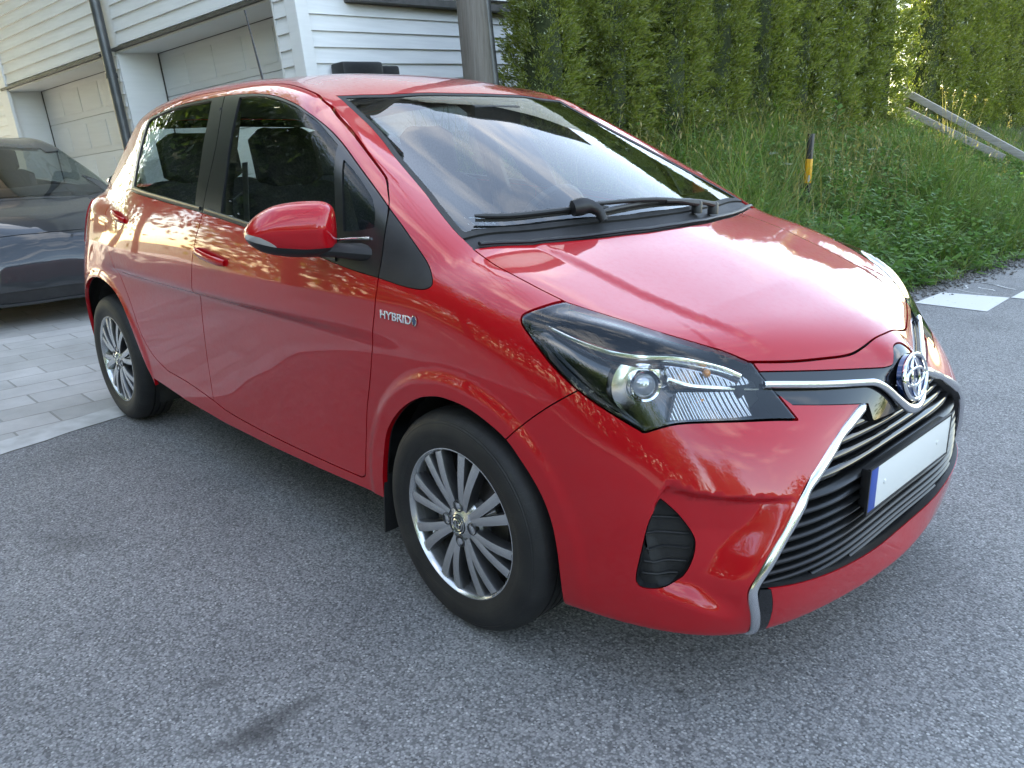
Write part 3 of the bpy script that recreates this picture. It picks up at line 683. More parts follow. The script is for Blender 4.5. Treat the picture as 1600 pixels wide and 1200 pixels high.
# ---- grille, chrome, fog panels
def grille():
    g = panel('grille', (PIECES['gri'][0]-PIECES['gri'][1]*.06, PIECES['gri'][1], PIECES['gri'][2]), M_UNDER, RED, 'RL', flange=0)
    panel('grille_surround', PIECES['gri'], M_UNDER, g, 'RL', flange=.075, off=-.001) if False else None
    # turned-in walls of the opening
    e = edges_open(PIECES['gri'][2]); V, N, T = PIECES['gri']; e = e[~((V[e[:, 0], 1] < 1e-3) & (V[e[:, 1], 1] < 1e-3))]
    mb = MB()
    for a, b in e:
        for sg in (-1, 1):
            pa, pb = V[a]-N[a]*.002, V[b]-N[b]*.002; qa, qb = V[a]-N[a]*.06, V[b]-N[b]*.06
            mb.add([mir(sg, p) for p in (pa, pb, qb, qa)], [(0, 1, 2, 3)])
    mb.build('grille_surround', M_BLACK, g)
    ci = np.array(L_CHROMEIN[::-1]); zs = [.600, .571, .543, .515, .487, .460, .434, .409, .385, .362, .340, .320, .303, .289]
    for i, z in enumerate(zs):
        we = np.interp(z, ci[:, 1], ci[:, 0])-.006
        if z < .322: we = min(we, float(np.interp(z, [.281, .289, .303, .321], [.12, .285, .444, .59]))-.01)
        ws = np.linspace(-we, we, 41); wq = np.linspace(0, .56, 30); zq = min(max(z, .33), .56); pf_ = np.polyfit(wq**2, BB['F'](wq, np.full(30, zq)), 2); x = np.polyval(pf_, ws**2)-.018-.010*(i < 4); big = i < 4
        dr = ws*0
        h = .009 if big else .0062; dep = .045 if big else .036
        sec = [(0, h*.2), (-.006, h), (-dep, h*1.5), (-dep, h*.6), (-.008, -h*.5), (-.001, -h*.5)]
        v = [(x[k]+dx+dr[k], ws[k], z+dz) for k in range(41) for dx, dz in sec]; m_ = len(sec)
        f = [(k*m_+j, k*m_+(j+1) % m_, (k+1)*m_+(j+1) % m_, (k+1)*m_+j) for k in range(40) for j in range(m_)]+[tuple(range(m_))[::-1], tuple(40*m_+j for j in range(m_))]
        MB().add(v, f).build('grille_slat', M_GLOSSBLACK if big else M_SLAT, g, sharp=50)
    # number plate on its holder
    x0 = .806
    h_ = MB().box((x0-.026, -.245, .406), (x0-.003, .245, .504)); h_.build('plate_holder', M_BLACK, RED, bevel=.004)
    pl = MB()
    n = 24
    ys = np.linspace(-.26, .26, n+1)
    xx = x0-.018*(ys/.26)**2*.0
    pl.box((x0-.002, -.258, .400), (x0+.002, .258, .510)); p = pl.build('licence_plate', M_PLATE, RED, bevel=.0012)
    fr = MB(); fr.box((x0-.003, -.262, .3965), (x0+.0034, .262, .402)); fr.box((x0-.003, -.262, .5085), (x0+.0034, .262, .5135)); fr.box((x0-.003, -.262, .4025), (x0+.0034, -.2565, .508)); fr.box((x0-.003, .2565, .4025), (x0+.0034, .262, .508)); fr.build('plate_frame', M_BLACK, p)
    for y_ in (-.17, .17): MB().lathe([(.006, .001), (.006, .0035), (.004, .0045), (0, .0045)], 12, 'x', c=(x0, y_, .455)).build('plate_screw', M_PLATE, p)
    MB().box((x0+.0012, -.256, .402), (x0+.0027, -.216, .508)).build('plate_band', M_PLATEBLUE, p, bevel=.0005)
    # chrome frame of the grille: a rounded strip, proud of the bumper
    for sg in (-1, 1):
        P, rr = [], []
        so, si = spline(L_CHROMEOUT, 4), spline(L_CHROMEIN, 4)
        for (wo, zo), (wi, zi) in zip(so, si):
            if zo < .150: break
            w_, z_ = (wo+wi)/2, (zo+zi)/2; x = float(skin_x(w_, z_)); n = skin_n((x, w_, z_)); q = np.array((x, w_, z_))-n*.003; P.append(mir(sg, q)); rr.append(math.hypot(wo-wi, zo-zi)*.47)
        rr[0] = .004
        MB().tube(P, [min(.0125, max(.009, r)) if i else .005 for i, r in enumerate(rr)], 14).build('chrome_trim', M_CHROME, RED)
    for s_ in 'RL': panel('bumper_corner_trim', PIECES['endp'], M_GLOSSBLACK, RED, s_, flange=.02, off=.001)
    for s_ in 'RL':
        fp = panel('fog_panel', (PIECES['fog'][0]-PIECES['fog'][1]*.022, PIECES['fog'][1], PIECES['fog'][2]), M_MATTE, RED, s_, flange=0)
        e = edges_open(PIECES['fog'][2]); V, N, T = PIECES['fog']; mb = MB(); sg = -1 if s_ == 'R' else 1
        for a, b in e: mb.add([mir(sg, q) for q in (V[a]-N[a]*.0005, V[b]-N[b]*.0005, V[b]-N[b]*.024, V[a]-N[a]*.024)], [(0, 1, 2, 3)])
        mb.build('fog_panel_edge', M_BLACK, fp)
        F_ = np.array(spline(L_FOG[0], 4))
        for z in (.462, .428, .395, .363, .332):
            us = []
            for (u0, z0), (u1, z1) in zip(F_[:-1], F_[1:]):
                if (z0-z)*(z1-z) <= 0 and z0 != z1: us.append(u0+(u1-u0)*(z-z0)/(z1-z0))
            if len(us) < 2: continue
            a, b = min(us)+.008, max(us)-.008; P = []
            for u in np.linspace(a, b, 10):
                # point on the skin with (x-w)/sqrt2 = u
                t = bis(lambda t: SKIN(t+u*.70711, t-u*.70711, np.full(t.shape, z)), np.full(1, .3), np.full(1, .9))[0]; q = np.array((t+u*.70711, t-u*.70711, z)); n = skin_n(q); P.append(mir(sg, q-n*.0185))
            MB().tube(P, .0028, 6).build('fog_panel_rib', M_MATTE, fp)
    ug = panel('upper_grille', PIECES['upg'], M_GLOSSBLACK, RED, 'RL', flange=.02, off=-.003)
    bar = [(.620, .446, .722), (.633, .420, .719), (.685, .295, .701), (.728, .187, .689), (.744, .147, .683), (.759, .118, .666), (.777, .077, .630), (.788, .040, .603), (.792, 0, .594)]
    P = []
    full = [np.array(p)*(1, -1, 1) for p in bar]+[np.array(p) for p in bar[::-1][1:]]
    for p in spline(full, 5):
        x = max(p[0], float(BB['F'](np.array([abs(p[1])]), np.array([p[2]]))[0])*.995 if False else p[0]); P.append((x+.010, p[1], p[2]))
    MB().tube(P, [.0085+.0035*math.exp(-(p[1]/.10)**2) for p in P], 12, sx=.75).build('chrome_bar', M_CHROME, ug)
    # emblem: three nested ovals on a blue disc
    em = MB(); tilt = Matrix.Translation((.7865, 0, .672)) @ Matrix.Rotation(R(-12), 4, 'Y')
    def oval(a, b, r, cz=0, sq=1.):
        return [tilt @ Vector((.004, a*math.cos(t), cz+b*math.sin(t))) for t in np.linspace(0, 2*math.pi, 49)]
    base = MB().lathe([(0, .002), (.9, .002), (.98, -.003), (1.0, -.012)], 48, 'x', M=tilt @ Matrix.Diagonal((1, .073, .058, 1)))
    e0 = base.build('emblem', M_BLUE, RED)
    em.tube(oval(.069, .055, 0), .0054, 10, cap=False); em.tube(oval(.0535, .0205, .0245), .0046, 10, cap=False); em.tube(oval(.0215, .047, 0), .0046, 10, cap=False)
    em.build('emblem_ring', M_MIRRORCHROME, e0)
grille()

# ---- wheels
def wheel_data():
    y0 = -.812                       # outer face
    ty = MB(); W = .175
    pf = [(.196, .004), (.205, -.008), (.213, -.010), (.226, -.014), (.245, -.0185), (.262, -.0175), (.280, -.011), (.2915, .000), (.2985, .012), (.3015, .024)]
    prof_ = [(r, y0+d) for r, d in pf]
    y = y0+.024
    for g in (.022, .05, .078, .106):
        prof_ += [(.3035, y0+.024+g-.008), (.3035, y0+.024+g), (.2965, y0+.024+g+.001), (.2965, y0+.024+g+.007), (.3035, y0+.024+g+.008)]
    c = y0+.075
    prof_ += [(.3015, 2*c-(y0+.024)), (.2915, 2*c-y0), (.262, 2*c-y0+.0175), (.226, 2*c-y0+.014), (.196, 2*c-y0-.004)]
    ty.lathe(prof_, 96)
    rim = MB(); yo = y0-.004
    rim.lathe([(.199, yo+.010), (.2075, yo), (.2065, yo-.004), (.203, yo-.0045), (.1985, yo+.001), (.194, yo+.012), (.190, yo+.05), (.182, yo+.11), (.185, yo+.15)], 96)
    # hub face
    rim.lathe([(.027, yo-.001), (.032, yo+.002), (.046, yo+.006), (.060, yo+.012), (.070, yo+.022), (.072, yo+.05)], 64)
    sp = MB()
    def fin(a0, a1, r0, r1, w0, w1, h0, h1):
        P = []
        for i, t in enumerate(np.linspace(0, 1, 9)):
            a = a0+(a1-a0)*t; r = r0+(r1-r0)*t; wd = w0+(w1-w0)*t; hh = h0+(h1-h0)*t-.006*math.sin(t*math.pi)
            ca, sa = math.cos(a), math.sin(a); n = (-sa, ca)
            for o, d in ((-1, .010), (-.80, .0005), (-.1, -.0015), (.1, -.0015), (.80, .0005), (1, .010), (.8, .034), (-.8, .034)):
                P.append((r*ca+n[0]*wd*o, yo+hh+d, r*sa+n[1]*wd*o))
        sp.add(P, [(i*8+k, i*8+(k+1) % 8, (i+1)*8+(k+1) % 8, (i+1)*8+k) for i in range(8) for k in range(8)]+[tuple(range(8)), tuple(64+k for k in range(7, -1, -1))])
    for k in range(8):
        a = 2*math.pi*(k+.5)/8+.10; tw = .10
        big = k % 2 == 0
        fin(a-.10, a-.150+tw*.4, .045, .1965, .0125, .0165, .004, .002); fin(a+.10, a+.150+tw*.4, .045, .1965, .0125, .0165, .004, .002)
        fin(a-.01, a+tw*.4, .05, .150, .020, .007, .010, .014)
    lugs, holes = [], []
    for k in range(4):
        a = 2*math.pi*k/4+R(2); cx, cz = .050*math.cos(a), .050*math.sin(a)
        Mx = Matrix.Translation((cx, 0, cz))
        hole = MB(); holes.append(hole); hole.lathe([(.0165, yo+.004), (.0165, yo-.0005), (.0145, yo-.001), (.0135, yo+.016), (0, yo+.016)], 24, M=Mx)
        lug = MB(); lugs.append(lug); lug.lathe([(.0118, yo+.016), (.0118, yo+.006), (.0095, yo+.001), (.0, yo-.0015)], 6, M=Mx)
    cap = MB().lathe([(0, yo-.005), (.020, yo-.005), (.0245, yo-.003), (.0265, yo+.003)], 40)
    ring = MB()
    def ov(a, b, cz): return [(a*math.cos(t), yo-.0055, cz+b*math.sin(t)) for t in np.linspace(0, 2*math.pi, 29)]
    ring.tube(ov(.0175, .0150, 0), .0016, 6, False); ring.tube(ov(.0135, .0056, .006), .0014, 6, False); ring.tube(ov(.0058, .0125, 0), .0014, 6, False)
    ring.tube([(.0235*math.cos(t), yo-.0042, .0235*math.sin(t)) for t in np.linspace(0, 2*math.pi, 33)], .0016, 6, False)
    disc = MB().lathe([(.06, yo+.055), (.128, yo+.055), (.128, yo+.078), (.06, yo+.078)], 64)
    dark = MB().lathe([(0, yo+.10), (.184, yo+.10)], 48)
    cal = MB()
    for a in np.linspace(R(150), R(215), 8): cal.v += [(r*math.cos(a), yo+d, r*math.sin(a)) for r in (.095, .145) for d in (.045, .092)]
    for i in range(7):
        b = i*4; cal.f += [(b, b+1, b+5, b+4), (b+2, b+6, b+7, b+3), (b, b+4, b+6, b+2), (b+1, b+3, b+7, b+5)]
    return dict(tyre=(ty, M_TYRE, 30), rim=(rim, M_ALLOY, 35), spokes=(sp, M_ALLOY, 28), **{'lug_nut%d' % k: (m, M_CHROME, 25) for k, m in enumerate(lugs)}, **{'lug_pocket%d' % k: (m, M_ALLOYDARK, 35) for k, m in enumerate(holes)}, hub_cap=(cap, M_ALLOYDARK, 35), hub_emblem=(ring, M_CHROME, 40), brake_disc=(disc, M_DISC, 35), brake_caliper=(cal, M_DISC, 35), wheel_back=(dark, M_UNDER, 35))
def wheels():
    d = wheel_data(); src = {}
    first = True
    for x, s in ((0, -1), (-2.51, -1), (0, 1), (-2.51, 1)):
        e = empty('wheel', (x, 0, .3035)); e.parent = RED
        if s > 0: e.rotation_euler = (0, 0, math.pi)
        elif x < 0: e.rotation_euler = (0, R(17), 0)
        for k, (mb, mat, sh) in d.items():
            if first:
                src[k] = mb.build(k.rstrip('0123456789'), mat, e, sharp=sh)
                if k == 'spokes':
                    src[k].data.materials.append(M_ALLOYDARK)
                    for pl in src[k].data.polygons:
                        if pl.index % 66 >= 64 or pl.index % 66 % 8 not in (1, 2, 3): pl.material_index = 1
            else:
                c = src[k].copy(); COL.objects.link(c); c.parent = e
        first = False
    # wheel houses
    for x, r in ((0, .352), (-2.51, .372)):
        for s in (-1, 1):
            mb = MB(); P = [(r*math.cos(a), r*math.sin(a)) for a in np.linspace(R(-25), R(205), 30)]
            v = []
            for y in (.46, .735 if x == 0 else .77):
                v += [(x+px_, s*y, .3035+pz_) for px_, pz_ in P]
            n = len(P); f = [(i, i+1, n+i+1, n+i) for i in range(n-1)]+[tuple(range(n))]
            mb.add(v, f); mb.build('wheel_arch_liner', M_LINERBLACK, RED)
wheels()

# ---- mirrors
def mirrors():
    e2 = np.array((-.54499, -.83844)); n2 = np.array((.83844, -.54499)); A = np.array((-.42, -.83))
    shell = [(.248, 1.038), (.243, 1.052), (.226, 1.071), (.204, 1.087), (.166, 1.104), (.11, 1.112), (.055, 1.112), (.033, 1.108), (.017, 1.097), (.011, 1.08), (.010, 1.057), (.010, 1.03), (.013, .996), (.022, .976), (.05, .968), (.092, .966), (.143, .970), (.195, .981), (.223, .995), (.241, 1.012), (.248, 1.026), (.248, 1.038)]
    o = np.array(spline(shell, 4)); h = .0055
    us = np.arange(-.004, .26, h); zs = np.arange(.955, 1.125, h); U, Z = np.meshgrid(us, zs, indexing='ij'); V = np.stack([U.ravel(), 0*U.ravel(), Z.ravel()], 1)
    i, j = np.meshgrid(range(len(us)-1), range(len(zs)-1), indexing='ij'); a = (i*len(zs)+j).ravel(); T = np.concatenate([np.stack([a, a+len(zs), a+1], 1), np.stack([a+1, a+len(zs), a+len(zs)+1], 1)])
    f = lambda V: poly_sd(V[:, 0], V[:, 2], o)
    def height(V):
        d = np.clip(-f(V)/.05, 0, 1); base = np.sqrt(np.clip(1-(1-d)**2, 0, 1))*.052
        # the face is fullest above its middle and folds along a crease
        return base+.012*np.exp(-((V[:, 2]-1.045)/.03)**2)*np.clip(-f(V)/.03, 0, 1)
    m = cut((V, np.tile([0, 1., 0], (len(V), 1)), T), f(V))[0]
    V, N, T = m; V = V.copy(); V[:, 1] = height(V)
    zl = lambda V: V[:, 2]-np.interp(V[:, 0], [.0, .09, .166, .20, .226, .25], [.994, .992, 1.0005, 1.010, 1.018, 1.026])
    low, top = cut((V, N, T), zl(V))
    ind = region('front', [[(.255, .3), (.2, .3)], [(.2, .3), (.255, .3)]]) if False else None
    fi = lambda V: np.maximum(np.maximum(V[:, 2]-np.interp(V[:, 0], [.15, .165, .18, .203, .226, .25], [.996, 1.003, 1.016, 1.030, 1.036, 1.04]), .165-V[:, 0]), -1)
    indm, top = cut(top, fi(top[0]))
    def norms(V, T):
        fn = np.cross(V[T[:, 1]]-V[T[:, 0]], V[T[:, 2]]-V[T[:, 0]]); n = np.zeros_like(V)
        for k in range(3): np.add.at(n, T[:, k], fn)
        return n/np.maximum(np.linalg.norm(n, axis=1)[:, None], 1e-12)
    allm = (V, T)
    def place(V, sg):
        x = A[0]+e2[0]*V[:, 0]+n2[0]*V[:, 1]; y = A[1]+e2[1]*V[:, 0]+n2[1]*V[:, 1]
        return np.stack([x, -sg*y if sg > 0 else y, V[:, 2]], 1) if False else np.stack([x, y*(1 if sg < 0 else -1), V[:, 2]], 1)
    for sg in (-1, 1):
        mt = None
        for nm, q, mat in (('mirror_shell', top, M_RED), ('mirror_base', low, M_BLACK), ('mirror_indicator', indm, M_INDIC)):
            P = place(q[0], sg); T_ = q[2] if sg > 0 else q[2][:, ::-1]; nn = norms(P, T_)
            if ((nn*np.array((n2[0], n2[1]*(1 if sg < 0 else -1), 0))).sum(1)).mean() < 0: T_ = T_[:, ::-1]; nn = -nn
            ob = mesh_obj(nm, P, T_, mat, mt or RED, nn)
            if mt is None: mt = ob
        # back housing and glass
        oo = np.array(o[:-1]); c = oo.mean(0); k = len(oo); rings = []
        for sc, dp in ((1, 0), (.985, -.012), (.95, -.03), (.90, -.036), (.86, -.030)):
            q = c+(oo-c)*sc; rings.append(np.stack([q[:, 0], np.full(k, dp), q[:, 1]], 1))
        P = place(np.concatenate(rings), sg); F_ = [(r*k+i, r*k+(i+1) % k, (r+1)*k+(i+1) % k, (r+1)*k+i) for r in range(4) for i in range(k)]
        MB().add(P.tolist(), F_).build('mirror_housing', M_RED if False else M_BLACK, mt, sharp=60)
        q = c+(oo-c)*.87; P = place(np.stack([q[:, 0], np.full(k, -.031), q[:, 1]], 1), sg); MB().add(P.tolist(), [tuple(range(k))]).build('mirror_glass', M_MIRRORCHROME, mt)
        # arm to the sail panel
        a = [(-.335, -.775, .972), (-.375, -.815, .978), (-.42, -.85, .982), (-.462, -.895, .983)]
        a = [(x, y*(1 if sg < 0 else -1), z) for x, y, z in a]
        MB().tube(spline(a, 4), [.026, .026, .025, .024, .023, .022, .021, .02, .019, .018, .018, .017, .016][:len(spline(a, 4))], 12, sx=1.5, up=(0, 0, 1)).build('mirror_arm', M_MATTE, mt)
        b = [(-.33, -.800, 1.015), (-.375, -.822, 1.013), (-.44, -.835, 1.006)]
        MB().tube([(x, y*(1 if sg < 0 else -1), z) for x, y, z in b], .0035, 8).build('mirror_strip', M_CHROME, mt)
M_INDIC = simple('indicator_lens', (.62, .6, .57), .06, .35, Coat_Weight=1, Coat_Roughness=.01)
mirrors()

# ---- door handles, badge, wipers, sticker, mud flaps, aerial
def small_parts():
    for x0, x1, z0, z1, dn in ((-1.312, -1.095, .917, .889, 'front_door'), (-2.235, -2.03, 1.004, .978, 'rear_door')):
        for s_, sg in (('R', -1), ('L', 1)):
            P = []
            for t in np.linspace(0, 1, 11):
                x = x0+(x1-x0)*t; z = z0+(z1-z0)*t; w_ = float(skin_w(x, z+.0 if abs(t-.5) > .3 else z)); wb = float(skin_w(x0, z0+.0))*(1-t)+float(skin_w(x1, z1))*t
                P.append((x, sg*(max(wb, w_)+.004+.016*math.sin(math.pi*min(max((t-.02)/.96, 0), 1))**.5), z))
            r = [.010]+[.0135]*9+[.011]
            MB().tube(P, r, 12, sx=.62, up=(0, 0, 1)).build('door_handle', M_RED, RP[dn+s_])
    # HYBRID lettering, 2 cm high
    cu = bpy.data.curves.new('badge', 'FONT'); cu.body = 'HYBRID'; cu.size = .030; cu.extrude = .0016; cu.bevel_depth = .0005; cu.space_character = 1.02
    ob = bpy.data.objects.new('tmp', cu); COL.objects.link(ob); bpy.context.view_layer.update()
    me = bpy.data.meshes.new_from_object(ob.evaluated_get(bpy.context.evaluated_depsgraph_get())); bpy.data.objects.remove(ob)
    me.materials.clear(); me.materials.append(M_MIRRORCHROME); me.name = 'badge'
    co = np.array([v.co[:] for v in me.vertices]); wd = co[:, 0].max(); sc = .128/wd
    bx, bz = -.258, .818
    for s_, sg in (('R', -1), ('L', 1)):
        m2 = me if sg < 0 else me.copy()
        X = (bx+co[:, 0]*sc) if sg < 0 else (bx+.128-co[:, 0]*sc); Z = bz+co[:, 1]*1.0-.0005*(co[:, 0]*sc)/.03; W = skin_w(X, Z)+.0015+co[:, 2]
        m2.vertices.foreach_set('co', np.stack([X, sg*W, Z], 1).ravel()); m2.update()
        o = bpy.data.objects.new('badge', m2); COL.objects.link(o); o.parent = RED
        for cxx, mt, rr in ((bx+.141 if sg < 0 else bx-.013, M_BLUE, .0095), ):
            w_ = float(skin_w(cxx, bz+.010)); q = MB().lathe([(0, 0.003), (.8, .003), (1, 0)], 20, 'y', M=Matrix.Translation((cxx, sg*(w_+.0005), bz+.0095)) @ Matrix.Diagonal((.0075, sg, .0115, 1))); q.build('badge_drop', mt, o)
            MB().tube([(cxx+.0085*math.cos(t), sg*(w_+.003), bz+.0095+.0125*math.sin(t)) for t in np.linspace(0, 2*math.pi, 25)], .0016, 6, False).build('badge_ring', M_MIRRORCHROME, o)
    # wipers: flat blade over the glass, arm from the cowl
    def over(x, y, d): z = float(skin_z(x, y)); n = skin_n((x, abs(y), z)); return (x+n[0]*d, y+math.copysign(n[1], y)*d, z+n[2]*d)
    def wiper(a, b, piv, mid):
        P = [over(a[0]+(b[0]-a[0])*t, a[1]+(b[1]-a[1])*t, .020) for t in np.linspace(0, 1, 14)]; wp = MB().tube(P, [.004]+[.0075]*12+[.004], 8, sx=.9); o = wp.build('wiper', M_BLACK, RED)
        P2 = [over(a[0]+(b[0]-a[0])*t, a[1]+(b[1]-a[1])*t, .007) for t in np.linspace(0.01, .99, 14)]; MB().tube(P2, .0045, 6, sx=.5).build('wiper_rubber', M_RUBBER, o)
        q = [over(piv[0], piv[1], .030), over(piv[0]*.6+mid[0]*.4, piv[1]*.6+mid[1]*.4, .036), over(*mid, .034)]
        MB().tube(spline(q, 4), [.010, .009, .008, .0075, .007, .007, .0065, .006, .006], 8, sx=.9).build('wiper_arm', M_BLACK, o)
        p = over(piv[0], piv[1], .012); MB().lathe([(.017, -.012), (.017, .02), (.013, .026), (0, .027)], 16, 'z', c=p).build('wiper_pivot', M_BLACK, o)
    wiper((-.135, -.616), (.004, -.235), (.045, -.235), (-.06, -.42)) if False else None
    wiper((-.142, -.60), (-.022, -.20), (.030, .17), (-.045, -.29))
    wiper((-.012, -.262), (-.006, .215), (.034, .255), (.010, .02))
    hb = [over(-.048, -.325, .03), over(-.034, -.285, .036), over(-.010, -.262, .03), over(.014, -.26, .012)]
    MB().tube(spline(hb, 4), [.022, .024, .025, .024, .022, .02, .018, .017, .016, .015, .014, .013, .012], 10, sx=.9).build('wiper_joint', M_BLACK, RED)
    # washer lip of the cowl
    P = [(.146*0+float(np.interp(y, [0, .14, .28, .37, .556, .66], [.088, .081, .055, .031, -.032, -.062])), s*y, 0) for s, ys in ((-1, np.linspace(.655, 0, 24)), (1, np.linspace(.03, .655, 24))) for y in ys]
    P = [over(x, y, .004) for x, y, _ in P]; MB().tube(P, .0055, 8, sx=1.8).build('cowl_lip', M_BLACK, RED)
    st = []
    for t in np.linspace(0, 1, 6):
        for q in (0, 1): st.append(over(-.176+.022*t+q*.030, -.600+.082*t-q*.012, -.006))
    MB().add(st, [(2*i, 2*i+1, 2*i+3, 2*i+2) for i in range(5)]).build('sticker', M_STICKER, RP['windscreen'])
    for sg in (-1, 1):
        MB().add([(-.338, sg*.70, .34), (-.338, sg*.815, .34), (-.352, sg*.815, .155), (-.352, sg*.66, .155), (-.330, sg*.70, .34), (-.330, sg*.815, .34), (-.344, sg*.815, .155), (-.344, sg*.66, .155)], [(0, 1, 2, 3), (7, 6, 5, 4), (0, 4, 5, 1), (1, 5, 6, 2), (2, 6, 7, 3), (3, 7, 4, 0)]).build('mud_flap', M_MATTE, RED, bevel=.002)
    # aerial on the roof, belt strips, floor pan
    z = float(skin_z(-2.35, 0.0)); MB().tube([(-2.29, 0, z-.005), (-2.31, 0, z+.03), (-2.43, 0, z+.40)], [.014, .006, .0035], 8).build('aerial', M_BLACK, RED)
    for sg in (-1, 1):
        for nm, xa, xb in (('front_doorR' if sg < 0 else 'front_doorL', -.46, -1.27), ('rear_doorR' if sg < 0 else 'rear_doorL', -1.31, -2.02)):
            P = []
            for x in np.linspace(xa, xb, 16):
                zb = np.interp(-x, [.418, .678, .976, 1.287, 1.611, 2.04], [.934, .973, 1.010, 1.041, 1.065, 1.093])+.012; P.append((x, sg*(float(skin_w(x, zb))+.002), zb))
            MB().tube(P, .0075, 8, sx=.55).build('belt_strip', M_TRIM, RP[nm])
    fl = MB().box((-2.95, -.70, .19), (-.34, .70, .215)); fl.box((-.5, -.5, .17), (.62, .5, .2)); fl.box((-3.0, -.48, .24), (-2.0, .48, .30)); fl.box((-2.13, -.74, .215), (-.36, .74, .26)); fl.build('underbody', M_UNDER, RED, bevel=.01)
    MB().box((.45, -.50, .26), (.60, .50, .72)).build('front_structure', M_UNDER, RED, bevel=.01)
small_parts()

# ---- cabin
def cabin():
    def seat(y, x0, nm, wdt=.25):
        o = MB()
        def slab(P, hw, t, name, mat, par):
            mb = MB(); sec = [(-hw, 0), (-hw*.97, t*.8), (-hw*.75, t*1.15), (-hw*.45, t), (hw*.45, t), (hw*.75, t*1.15), (hw*.97, t*.8), (hw, 0), (hw*.8, -t*.5), (-hw*.8, -t*.5)]
            P = [Vector(p) for p in P]; v = []
            for i, p in enumerate(P):
                tn = (P[min(i+1, len(P)-1)]-P[max(i-1, 0)]).normalized(); nrm = Vector((0, 1, 0)).cross(tn).normalized(); nrm = nrm if nrm.dot(Vector((1, 0, 1))) > 0 else -nrm
                k = .72 if i in (0, len(P)-1) else 1
                v += [p+Vector((0, a*k, 0))+nrm*b*k for a, b in sec]
            n = len(sec); f = [(i*n+j, i*n+(j+1) % n, (i+1)*n+(j+1) % n, (i+1)*n+j) for i in range(len(P)-1) for j in range(n)]+[tuple(range(n)), tuple((len(P)-1)*n+j for j in range(n-1, -1, -1))]
            return mb.add(v, f).build(name, mat, par, sharp=60, bevel=.004)
        a = slab([(x0, y, .47), (x0+.03, y, .50), (x0+.25, y, .52), (x0+.47, y, .55), (x0+.52, y, .51)], wdt, .075, nm, M_INT, RED)
        slab([(x0-.01, y, .46), (x0-.05, y, .6), (x0-.11, y, .78), (x0-.17, y, .96), (x0-.205, y, 1.06), (x0-.22, y, 1.10)], wdt, .07, 'backrest', M_INT, a)
        slab([(x0-.195, y, 1.10), (x0-.20, y, 1.13), (x0-.215, y, 1.20), (x0-.235, y, 1.28), (x0-.25, y, 1.305)], wdt*.56, .05, 'headrest', M_INT, a)
        p = MB()
        for d in (-.06, .06): p.tube([(x0-.21, y+d, 1.05), (x0-.225, y+d, 1.18)], .006, 8)
        p.build('headrest_post', M_CHROME, a)
    for y in (-.36, .36): seat(y, -1.32, 'front_seat')
    for y in (-.36, .36): seat(y, -2.12, 'rear_seat', .33)
    d = MB(); sec = [(-.10, .70), (-.08, .93), (-.16, .975), (-.40, .985), (-.56, .965), (-.64, .90), (-.60, .78), (-.50, .66)]
    ys = np.linspace(-.70, .70, 15); v = [(x-.05*(1-abs(y)/.7)*0, y, z+.018*math.exp(-((y-.36)/.16)**2)*(1 if z > .9 else 0)) for y in ys for x, z in sec]; n = len(sec)
    d.add(v, [(i*n+j, i*n+(j+1) % n, (i+1)*n+(j+1) % n, (i+1)*n+j) for i in range(14) for j in range(n)]+[tuple(range(n)), tuple(14*n+j for j in range(n-1, -1, -1))]); d.build('dashboard', M_INTPL, RED, sharp=50)
    w_ = MB(); Mx = Matrix.Translation((-.78, .36, .90)) @ Matrix.Rotation(R(-66), 4, 'Y')
    w_.tube([Mx @ Vector((.185*math.cos(t), .185*math.sin(t), 0)) for t in np.linspace(0, 2*math.pi, 41)], .016, 10, False)
    for a in (90, 210, 330): w_.tube([Mx @ Vector((.04*math.cos(R(a)), .04*math.sin(R(a)), -.02)), Mx @ Vector((.18*math.cos(R(a)), .18*math.sin(R(a)), 0))], .014, 8)
    w_.lathe([(0, .012), (.05, .008), (.06, -.02), (.03, -.14)], 24, 'z', M=Mx); w_.build('steering_wheel', M_INTPL, RED)
    MB().box((-1.05, -.10, .40), (-.55, .10, .66)).build('centre_console', M_INTPL, RED, bevel=.02)
    for s in (-1, 1):
        MB().box((-2.0, s*.745-.02, .40), (-.46, s*.745+.02, .95)).build('door_lining', M_INTPL, RED, bevel=.01)
        MB().tube([(-1.40, s*.74, .9), (-1.43, s*.69, 1.10), (-1.46, s*.60, 1.38)], [.05, .045, .04], 8).build('belt_pillar', M_INTPL, RED)
        MB().tube([(-1.395, s*.60, 1.20), (-1.36, s*.66, .75)], .024, 6, sx=.1).build('seat_belt', M_LINER, RED)
    mb = MB().box((-.70, -.11, 1.30), (-.67, .11, 1.37)); mb.build('interior_mirror', M_INTPL, RED, bevel=.01)
    h = MB(); xs = np.linspace(-2.6, -.92, 12); ys = np.linspace(-.5, .5, 9); v = [(x, y, float(skin_z(x, y))-.045) for x in xs for y in ys]
    h.add(v, [(i*9+j, i*9+j+1, (i+1)*9+j+1, (i+1)*9+j) for i in range(11) for j in range(8)]).build('headliner', M_LINER, RED)
    MB().box((-2.95, -.6, .95), (-2.45, .6, .97)).build('parcel_shelf', M_INTPL, RED, bevel=.005)
cabin()
